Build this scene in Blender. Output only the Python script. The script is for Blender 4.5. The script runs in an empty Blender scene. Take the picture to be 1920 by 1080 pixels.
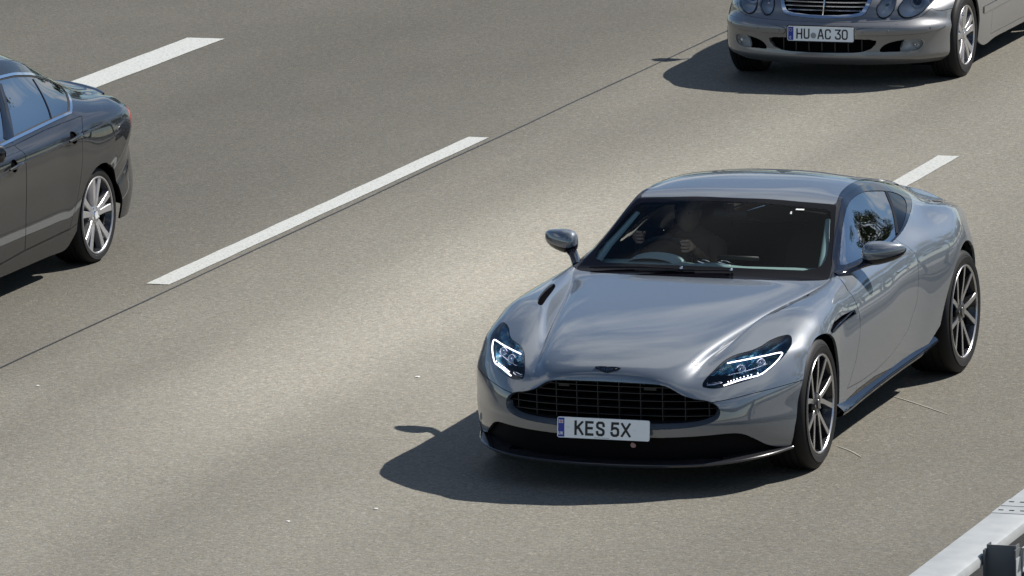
import bpy, bmesh, math, random
import numpy as np
from mathutils import Vector, Matrix
from mathutils.bvhtree import BVHTree
sc=bpy.context.scene
# ---------------------------------------------------------------- camera
cd=bpy.data.cameras.new('camera'); cam=bpy.data.objects.new('camera',cd); sc.collection.objects.link(cam); sc.camera=cam
cd.sensor_width=36; cd.lens=245.4229; cd.clip_start=.5; cd.clip_end=4000
cam.matrix_world=Matrix([[0.9420647, -0.0395194, 0.3330951, 11.9361377], [0.3347235, 0.1752323, -0.92588, -35.4497796], [-0.0217788, 0.9837336, 0.1783082, 7.7572744], [0.0, 0.0, 0.0, 1.0]])
# ---------------------------------------------------------------- sky, sun, exposure
SUN=Vector((.67,.68,1.)).normalized()
w=bpy.data.worlds.new('World'); sc.world=w; w.use_nodes=True
nt=w.node_tree; NW=nt.nodes; LW=nt.links; bg=NW['Background']
sk=NW.new('ShaderNodeTexSky'); sk.sky_type='NISHITA'; sk.sun_disc=False
sk.sun_elevation=math.asin(SUN.z); sk.sun_rotation=math.atan2(SUN.x,SUN.y); sk.air_density=1.; sk.dust_density=0.; sk.ozone_density=4.
# scattered fair-weather cumulus over the whole sky dome
tcw=NW.new('ShaderNodeTexCoord'); sxw=NW.new('ShaderNodeSeparateXYZ'); LW.new(tcw.outputs['Generated'],sxw.inputs[0])
mz=NW.new('ShaderNodeMath'); mz.operation='MAXIMUM'; mz.inputs[1].default_value=.0; LW.new(sxw.outputs[2],mz.inputs[0])
az=NW.new('ShaderNodeMath'); az.operation='ADD'; az.inputs[1].default_value=.18; LW.new(mz.outputs[0],az.inputs[0])
dv=NW.new('ShaderNodeVectorMath'); dv.operation='DIVIDE'; cbw=NW.new('ShaderNodeCombineXYZ')
for i in range(3): LW.new(az.outputs[0],cbw.inputs[i])
LW.new(tcw.outputs['Generated'],dv.inputs[0]); LW.new(cbw.outputs[0],dv.inputs[1])
nw=NW.new('ShaderNodeTexNoise'); nw.inputs['Scale'].default_value=1.15; nw.inputs['Detail'].default_value=7; nw.inputs['Roughness'].default_value=.55
mpw=NW.new('ShaderNodeMapping'); mpw.inputs['Location'].default_value=(44.4,15.6,25.2); LW.new(dv.outputs[0],mpw.inputs['Vector']); LW.new(mpw.outputs[0],nw.inputs['Vector'])
rw=NW.new('ShaderNodeValToRGB'); rw.color_ramp.elements[0].position=.53; rw.color_ramp.elements[0].color=(0,0,0,1); rw.color_ramp.elements[1].position=.64; rw.color_ramp.elements[1].color=(1,1,1,1)
LW.new(nw.outputs['Fac'],rw.inputs['Fac'])
mw=NW.new('ShaderNodeMix'); mw.data_type='RGBA'; mw.inputs[7].default_value=(8.,8.4,9.,1)
gt=NW.new('ShaderNodeMath'); gt.operation='GREATER_THAN'; gt.inputs[1].default_value=0.; LW.new(sxw.outputs[2],gt.inputs[0]); mm_=NW.new('ShaderNodeMath'); mm_.operation='MULTIPLY'; LW.new(rw.outputs['Color'],mm_.inputs[0]); LW.new(gt.outputs[0],mm_.inputs[1]); LW.new(mm_.outputs[0],mw.inputs[0]); LW.new(sk.outputs[0],mw.inputs[6]); LW.new(mw.outputs[2],bg.inputs[0])
bg.inputs[1].default_value=.064
sl=bpy.data.lights.new('sun','SUN'); sl.energy=5.0; sl.angle=math.radians(.53); sl.color=(1,.955,.89)
so=bpy.data.objects.new('sun',sl); sc.collection.objects.link(so); so.rotation_euler=SUN.to_track_quat('Z','Y').to_euler(); so.location=(20,20,30)
sc.view_settings.view_transform='Standard'; sc.view_settings.look='None'; sc.view_settings.exposure=.45; sc.view_settings.gamma=1; sc.view_settings.use_curve_mapping=False
sc.cycles.max_bounces=8; sc.cycles.transparent_max_bounces=16; sc.cycles.caustics_reflective=False; sc.cycles.caustics_refractive=False; sc.cycles.sample_clamp_indirect=6
GRID_GT=[[(0.0, -0.785, 0.13),(0.1641, -0.782, 0.13),(0.3088, -0.768, 0.13),(0.4439, -0.735, 0.13),(0.5597, -0.68, 0.13),(0.661, -0.595, 0.13),(0.7411, -0.5, 0.13),(0.8125, -0.395, 0.13),(0.8685, -0.295, 0.13),(0.9032, -0.21, 0.13),(0.9216, -0.12, 0.13),(0.9283, -0.02, 0.13),(0.9264, 0.08, 0.13)], [(0.0, -0.815, 0.19),(0.1675, -0.812, 0.19),(0.3152, -0.798, 0.19),(0.4531, -0.765, 0.19),(0.5713, -0.71, 0.19),(0.6747, -0.625, 0.19),(0.7565, -0.53, 0.19),(0.8294, -0.425, 0.19),(0.8865, -0.325, 0.19),(0.922, -0.24, 0.19),(0.9407, -0.15, 0.19),(0.9476, -0.05, 0.19),(0.9456, 0.05, 0.19)], [(0.0, -0.835, 0.25),(0.1692, -0.832, 0.25),(0.3184, -0.818, 0.25),(0.4577, -0.785, 0.25),(0.5771, -0.73, 0.25),(0.6816, -0.645, 0.25),(0.7642, -0.55, 0.25),(0.8378, -0.445, 0.25),(0.8955, -0.345, 0.25),(0.9313, -0.26, 0.25),(0.9502, -0.17, 0.25),(0.9572, -0.07, 0.25),(0.9552, 0.03, 0.25)], [(0.0, -0.845, 0.31),(0.17, -0.842, 0.31),(0.32, -0.828, 0.31),(0.46, -0.795, 0.31),(0.58, -0.74, 0.31),(0.685, -0.655, 0.31),(0.768, -0.56, 0.31),(0.842, -0.455, 0.31),(0.9, -0.355, 0.31),(0.936, -0.27, 0.31),(0.955, -0.18, 0.31),(0.962, -0.08, 0.31),(0.96, 0.02, 0.31)], [(0.0, -0.853, 0.37),(0.17, -0.85, 0.37),(0.32, -0.836, 0.37),(0.46, -0.803, 0.37),(0.58, -0.748, 0.37),(0.685, -0.663, 0.37),(0.768, -0.568, 0.37),(0.842, -0.463, 0.37),(0.9, -0.363, 0.37),(0.936, -0.278, 0.37),(0.955, -0.188, 0.37),(0.962, -0.088, 0.37),(0.96, 0.012, 0.37)], [(0.0, -0.845, 0.43),(0.17, -0.842, 0.43),(0.32, -0.828, 0.43),(0.46, -0.795, 0.43),(0.58, -0.74, 0.43),(0.685, -0.655, 0.43),(0.768, -0.56, 0.43),(0.842, -0.455, 0.43),(0.9, -0.355, 0.43),(0.936, -0.27, 0.43),(0.955, -0.18, 0.43),(0.962, -0.08, 0.43),(0.96, 0.02, 0.43)], [(0.0, -0.835, 0.5),(0.17, -0.832, 0.5),(0.32, -0.815, 0.495),(0.46, -0.785, 0.49),(0.575, -0.735, 0.487),(0.68, -0.64, 0.5),(0.77, -0.545, 0.51),(0.842, -0.44, 0.52),(0.9, -0.35, 0.525),(0.936, -0.27, 0.52),(0.955, -0.18, 0.5),(0.962, -0.09, 0.475),(0.958, 0.0, 0.45)], [(0.0, -0.828, 0.555),(0.17, -0.826, 0.553),(0.32, -0.812, 0.542),(0.45, -0.775, 0.53),(0.56, -0.71, 0.54),(0.67, -0.61, 0.565),(0.758, -0.51, 0.58),(0.835, -0.41, 0.587),(0.895, -0.32, 0.587),(0.935, -0.245, 0.575),(0.954, -0.165, 0.55),(0.961, -0.085, 0.515),(0.957, -0.01, 0.47)], [(0.0, -0.822, 0.612),(0.17, -0.82, 0.61),(0.31, -0.808, 0.602),(0.41, -0.765, 0.582),(0.52, -0.685, 0.6),(0.635, -0.585, 0.625),(0.73, -0.475, 0.645),(0.815, -0.375, 0.655),(0.88, -0.285, 0.65),(0.925, -0.21, 0.63),(0.948, -0.145, 0.6),(0.957, -0.075, 0.56),(0.955, -0.01, 0.5)], [(0.0, -0.795, 0.662),(0.17, -0.79, 0.659),(0.31, -0.77, 0.645),(0.402, -0.725, 0.628),(0.488, -0.65, 0.625),(0.6, -0.515, 0.685),(0.7, -0.415, 0.702),(0.8, -0.315, 0.712),(0.872, -0.235, 0.705),(0.922, -0.165, 0.68),(0.948, -0.11, 0.635),(0.959, -0.06, 0.585),(0.955, 0.0, 0.51)], [(0.0, -0.72, 0.7),(0.18, -0.712, 0.697),(0.33, -0.69, 0.685),(0.422, -0.655, 0.668),(0.478, -0.57, 0.659),(0.58, -0.445, 0.717),(0.68, -0.335, 0.742),(0.785, -0.235, 0.752),(0.862, -0.165, 0.742),(0.915, -0.11, 0.712),(0.946, -0.075, 0.66),(0.96, -0.04, 0.6),(0.955, 0.0, 0.52)], [(0.0, -0.58, 0.745),(0.19, -0.572, 0.742),(0.35, -0.55, 0.729),(0.447, -0.52, 0.709),(0.488, -0.45, 0.693),(0.575, -0.33, 0.754),(0.665, -0.22, 0.783),(0.77, -0.14, 0.79),(0.852, -0.09, 0.775),(0.91, -0.055, 0.735),(0.945, -0.03, 0.675),(0.96, -0.01, 0.605),(0.955, 0.01, 0.52)], [(0.0, -0.38, 0.787),(0.2, -0.373, 0.784),(0.38, -0.355, 0.77),(0.487, -0.33, 0.748),(0.523, -0.26, 0.725),(0.59, -0.155, 0.8),(0.665, -0.07, 0.828),(0.765, -0.01, 0.828),(0.85, 0.02, 0.806),(0.912, 0.03, 0.755),(0.947, 0.025, 0.685),(0.961, 0.025, 0.61),(0.955, 0.03, 0.53)], [(0.0, -0.1, 0.826),(0.21, -0.095, 0.823),(0.41, -0.085, 0.81),(0.537, -0.07, 0.788),(0.568, -0.02, 0.762),(0.63, 0.05, 0.835),(0.7, 0.1, 0.855),(0.785, 0.125, 0.852),(0.862, 0.13, 0.825),(0.918, 0.12, 0.77),(0.947, 0.1, 0.695),(0.958, 0.075, 0.615),(0.95, 0.055, 0.53)], [(0.0, 0.18, 0.858),(0.22, 0.182, 0.855),(0.44, 0.19, 0.842),(0.587, 0.2, 0.819),(0.613, 0.23, 0.791),(0.67, 0.27, 0.85),(0.73, 0.295, 0.868),(0.8, 0.3, 0.862),(0.868, 0.29, 0.832),(0.917, 0.26, 0.775),(0.942, 0.21, 0.7),(0.95, 0.155, 0.615),(0.94, 0.09, 0.52)], [(0.0, 0.43, 0.881),(0.23, 0.434, 0.878),(0.47, 0.445, 0.866),(0.634, 0.46, 0.842),(0.662, 0.475, 0.826),(0.705, 0.5, 0.862),(0.755, 0.51, 0.875),(0.81, 0.505, 0.868),(0.868, 0.475, 0.838),(0.912, 0.41, 0.77),(0.935, 0.33, 0.685),(0.938, 0.25, 0.57),(0.92, 0.17, 0.45)], [(0.0, 0.62, 0.897),(0.24, 0.627, 0.894),(0.49, 0.645, 0.882),(0.668, 0.66, 0.864),(0.703, 0.68, 0.853),(0.735, 0.69, 0.876),(0.77, 0.695, 0.885),(0.815, 0.68, 0.872),(0.865, 0.635, 0.835),(0.905, 0.555, 0.765),(0.922, 0.46, 0.66),(0.922, 0.37, 0.5),(0.905, 0.27, 0.3)], [(0.0, 0.755, 0.908),(0.25, 0.762, 0.907),(0.51, 0.785, 0.9),(0.712, 0.822, 0.887),(0.746, 0.835, 0.891),(0.757, 0.845, 0.897),(0.775, 0.85, 0.897),(0.81, 0.83, 0.88),(0.865, 0.78, 0.84),(0.903, 0.69, 0.765),(0.922, 0.59, 0.65),(0.918, 0.5, 0.48),(0.9, 0.42, 0.25)], [(0.0, 0.9, 0.985),(0.24, 0.91, 0.98),(0.473, 0.935, 0.963),(0.672, 0.949, 0.941),(0.717, 0.965, 0.937),(0.728, 0.97, 0.936),(0.75, 0.965, 0.925),(0.79, 0.955, 0.895),(0.86, 0.91, 0.845),(0.905, 0.83, 0.765),(0.925, 0.74, 0.65),(0.918, 0.66, 0.47),(0.895, 0.6, 0.23)], [(0.0, 1.15, 1.105),(0.23, 1.16, 1.1),(0.438, 1.19, 1.077),(0.617, 1.194, 1.051),(0.662, 1.205, 1.045),(0.675, 1.2, 1.03),(0.72, 1.18, 0.985),(0.772, 1.14, 0.932),(0.858, 1.09, 0.855),(0.906, 1.03, 0.765),(0.928, 0.97, 0.64),(0.918, 0.92, 0.45),(0.892, 0.9, 0.22)], [(0.0, 1.45, 1.226),(0.21, 1.462, 1.222),(0.398, 1.485, 1.207),(0.552, 1.499, 1.193),(0.602, 1.51, 1.19),(0.62, 1.505, 1.178),(0.695, 1.475, 1.075),(0.778, 1.43, 0.938),(0.858, 1.39, 0.862),(0.906, 1.34, 0.768),(0.928, 1.29, 0.64),(0.917, 1.25, 0.45),(0.89, 1.24, 0.22)], [(0.0, 1.62, 1.258),(0.205, 1.63, 1.255),(0.383, 1.65, 1.243),(0.517, 1.664, 1.228),(0.578, 1.675, 1.218),(0.605, 1.675, 1.2),(0.7, 1.665, 1.08),(0.785, 1.63, 0.942),(0.86, 1.6, 0.868),(0.91, 1.56, 0.77),(0.926, 1.53, 0.64),(0.915, 1.5, 0.45),(0.888, 1.49, 0.225)], [(0.0, 1.9, 1.279),(0.2, 1.905, 1.276),(0.373, 1.91, 1.264),(0.502, 1.914, 1.246),(0.57, 1.92, 1.227),(0.602, 1.92, 1.205),(0.7, 1.9, 1.09),(0.79, 1.86, 0.947),(0.862, 1.84, 0.872),(0.908, 1.81, 0.775),(0.922, 1.79, 0.64),(0.91, 1.77, 0.45),(0.885, 1.77, 0.23)], [(0.0, 2.2, 1.262),(0.195, 2.2, 1.259),(0.358, 2.2, 1.245),(0.482, 2.194, 1.23),(0.56, 2.2, 1.205),(0.597, 2.19, 1.17),(0.69, 2.14, 1.085),(0.795, 2.08, 0.957),(0.866, 2.06, 0.884),(0.913, 2.04, 0.79),(0.925, 2.03, 0.65),(0.915, 2.02, 0.46),(0.89, 2.02, 0.24)], [(0.0, 2.5, 1.212),(0.19, 2.5, 1.208),(0.36, 2.49, 1.189),(0.485, 2.48, 1.182),(0.56, 2.47, 1.163),(0.612, 2.43, 1.128),(0.697, 2.36, 1.052),(0.8, 2.29, 0.967),(0.88, 2.25, 0.898),(0.927, 2.22, 0.805),(0.938, 2.2, 0.67),(0.93, 2.19, 0.49),(0.905, 2.19, 0.27)], [(0.0, 2.8, 1.157),(0.185, 2.79, 1.152),(0.345, 2.78, 1.13),(0.475, 2.78, 1.128),(0.542, 2.75, 1.11),(0.607, 2.7, 1.078),(0.692, 2.62, 1.02),(0.795, 2.52, 0.955),(0.888, 2.46, 0.905),(0.945, 2.42, 0.818),(0.958, 2.4, 0.7),(0.955, 2.4, 0.56),(0.93, 2.45, 0.38)], [(0.0, 3.08, 1.099),(0.18, 3.07, 1.094),(0.335, 3.05, 1.072),(0.46, 3.05, 1.062),(0.53, 3.03, 1.042),(0.603, 2.98, 1.014),(0.69, 2.89, 0.983),(0.785, 2.77, 0.975),(0.888, 2.68, 0.905),(0.952, 2.62, 0.83),(0.97, 2.6, 0.73),(0.97, 2.6, 0.62),(0.955, 2.66, 0.48)], [(0.0, 3.32, 1.041),(0.175, 3.31, 1.036),(0.325, 3.29, 1.016),(0.44, 3.26, 0.976),(0.52, 3.23, 0.962),(0.59, 3.19, 0.955),(0.68, 3.13, 0.948),(0.775, 3.02, 0.953),(0.864, 2.9, 0.933),(0.934, 2.82, 0.835),(0.958, 2.8, 0.745),(0.962, 2.8, 0.65),(0.96, 2.8, 0.52)], [(0.0, 3.52, 0.99),(0.175, 3.51, 0.987),(0.32, 3.49, 0.972),(0.44, 3.46, 0.935),(0.52, 3.43, 0.92),(0.6, 3.39, 0.912),(0.68, 3.33, 0.917),(0.765, 3.23, 0.914),(0.843, 3.1, 0.9),(0.913, 3.0, 0.82),(0.945, 2.97, 0.735),(0.954, 2.95, 0.64),(0.955, 2.92, 0.52)], [(0.0, 3.68, 0.955),(0.175, 3.67, 0.952),(0.32, 3.65, 0.94),(0.44, 3.62, 0.916),(0.53, 3.58, 0.901),(0.61, 3.53, 0.886),(0.685, 3.47, 0.887),(0.76, 3.38, 0.879),(0.823, 3.27, 0.862),(0.883, 3.17, 0.785),(0.92, 3.12, 0.71),(0.936, 3.07, 0.62),(0.945, 2.99, 0.52)], [(0.0, 3.79, 0.938),(0.175, 3.78, 0.935),(0.32, 3.755, 0.922),(0.44, 3.72, 0.908),(0.53, 3.675, 0.888),(0.61, 3.62, 0.866),(0.68, 3.56, 0.856),(0.745, 3.48, 0.836),(0.798, 3.38, 0.806),(0.853, 3.29, 0.725),(0.893, 3.23, 0.66),(0.916, 3.17, 0.58),(0.935, 3.06, 0.49)], [(0.0, 3.825, 0.885),(0.175, 3.815, 0.88),(0.32, 3.79, 0.865),(0.44, 3.755, 0.845),(0.53, 3.71, 0.82),(0.61, 3.655, 0.79),(0.68, 3.595, 0.76),(0.74, 3.52, 0.73),(0.788, 3.43, 0.69),(0.841, 3.34, 0.645),(0.881, 3.27, 0.59),(0.906, 3.2, 0.52),(0.93, 3.1, 0.45)], [(0.0, 3.82, 0.78),(0.175, 3.81, 0.775),(0.32, 3.79, 0.755),(0.44, 3.755, 0.73),(0.53, 3.71, 0.7),(0.61, 3.66, 0.665),(0.68, 3.6, 0.63),(0.74, 3.525, 0.6),(0.788, 3.43, 0.57),(0.84, 3.34, 0.535),(0.878, 3.27, 0.49),(0.903, 3.2, 0.43),(0.93, 3.11, 0.38)], [(0.0, 3.84, 0.6),(0.175, 3.83, 0.595),(0.32, 3.81, 0.575),(0.44, 3.775, 0.55),(0.53, 3.73, 0.52),(0.61, 3.675, 0.49),(0.68, 3.61, 0.46),(0.74, 3.53, 0.44),(0.8, 3.435, 0.42),(0.85, 3.345, 0.395),(0.887, 3.27, 0.365),(0.912, 3.2, 0.33),(0.925, 3.12, 0.3)], [(0.0, 3.8, 0.36),(0.175, 3.79, 0.36),(0.32, 3.77, 0.355),(0.44, 3.74, 0.345),(0.53, 3.695, 0.335),(0.61, 3.64, 0.32),(0.68, 3.575, 0.305),(0.74, 3.5, 0.295),(0.795, 3.41, 0.285),(0.843, 3.32, 0.275),(0.88, 3.25, 0.26),(0.905, 3.19, 0.25),(0.92, 3.12, 0.24)], [(0.0, 3.7, 0.22),(0.175, 3.69, 0.22),(0.32, 3.67, 0.22),(0.44, 3.64, 0.22),(0.53, 3.6, 0.22),(0.61, 3.55, 0.22),(0.68, 3.49, 0.22),(0.74, 3.42, 0.22),(0.79, 3.34, 0.22),(0.835, 3.26, 0.22),(0.87, 3.19, 0.22),(0.895, 3.14, 0.22),(0.91, 3.1, 0.22)]]
OUT_GT={'headlight': [[[0.509, -0.713, 0.577], [0.506, -0.696, 0.595], [0.52, -0.651, 0.622], [0.537, -0.605, 0.644], [0.556, -0.553, 0.669], [0.575, -0.515, 0.686], [0.603, -0.476, 0.702], [0.643, -0.434, 0.713], [0.683, -0.392, 0.72], [0.718, -0.333, 0.734], [0.743, -0.27, 0.752], [0.771, -0.218, 0.763], [0.799, -0.179, 0.768], [0.822, -0.158, 0.767], [0.839, -0.173, 0.753], [0.852, -0.221, 0.728], [0.848, -0.268, 0.706], [0.835, -0.325, 0.677], [0.815, -0.377, 0.652], [0.792, -0.431, 0.626], [0.763, -0.48, 0.608], [0.726, -0.534, 0.593], [0.681, -0.587, 0.582], [0.63, -0.637, 0.572], [0.589, -0.673, 0.564], [0.552, -0.697, 0.565], [0.521, -0.711, 0.571]], [0.4, -0.51, 0.77]], 'drl': [[[0.588, -0.528, 0.679], [0.649, -0.482, 0.687], [0.707, -0.427, 0.693], [0.768, -0.365, 0.7], [0.825, -0.3, 0.704], [0.828, -0.324, 0.685], [0.811, -0.378, 0.656], [0.79, -0.425, 0.634], [0.762, -0.478, 0.612], [0.724, -0.526, 0.605], [0.678, -0.577, 0.597], [0.638, -0.62, 0.586], [0.608, -0.649, 0.578]], [0.5, -0.55, 0.67]]}
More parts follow.
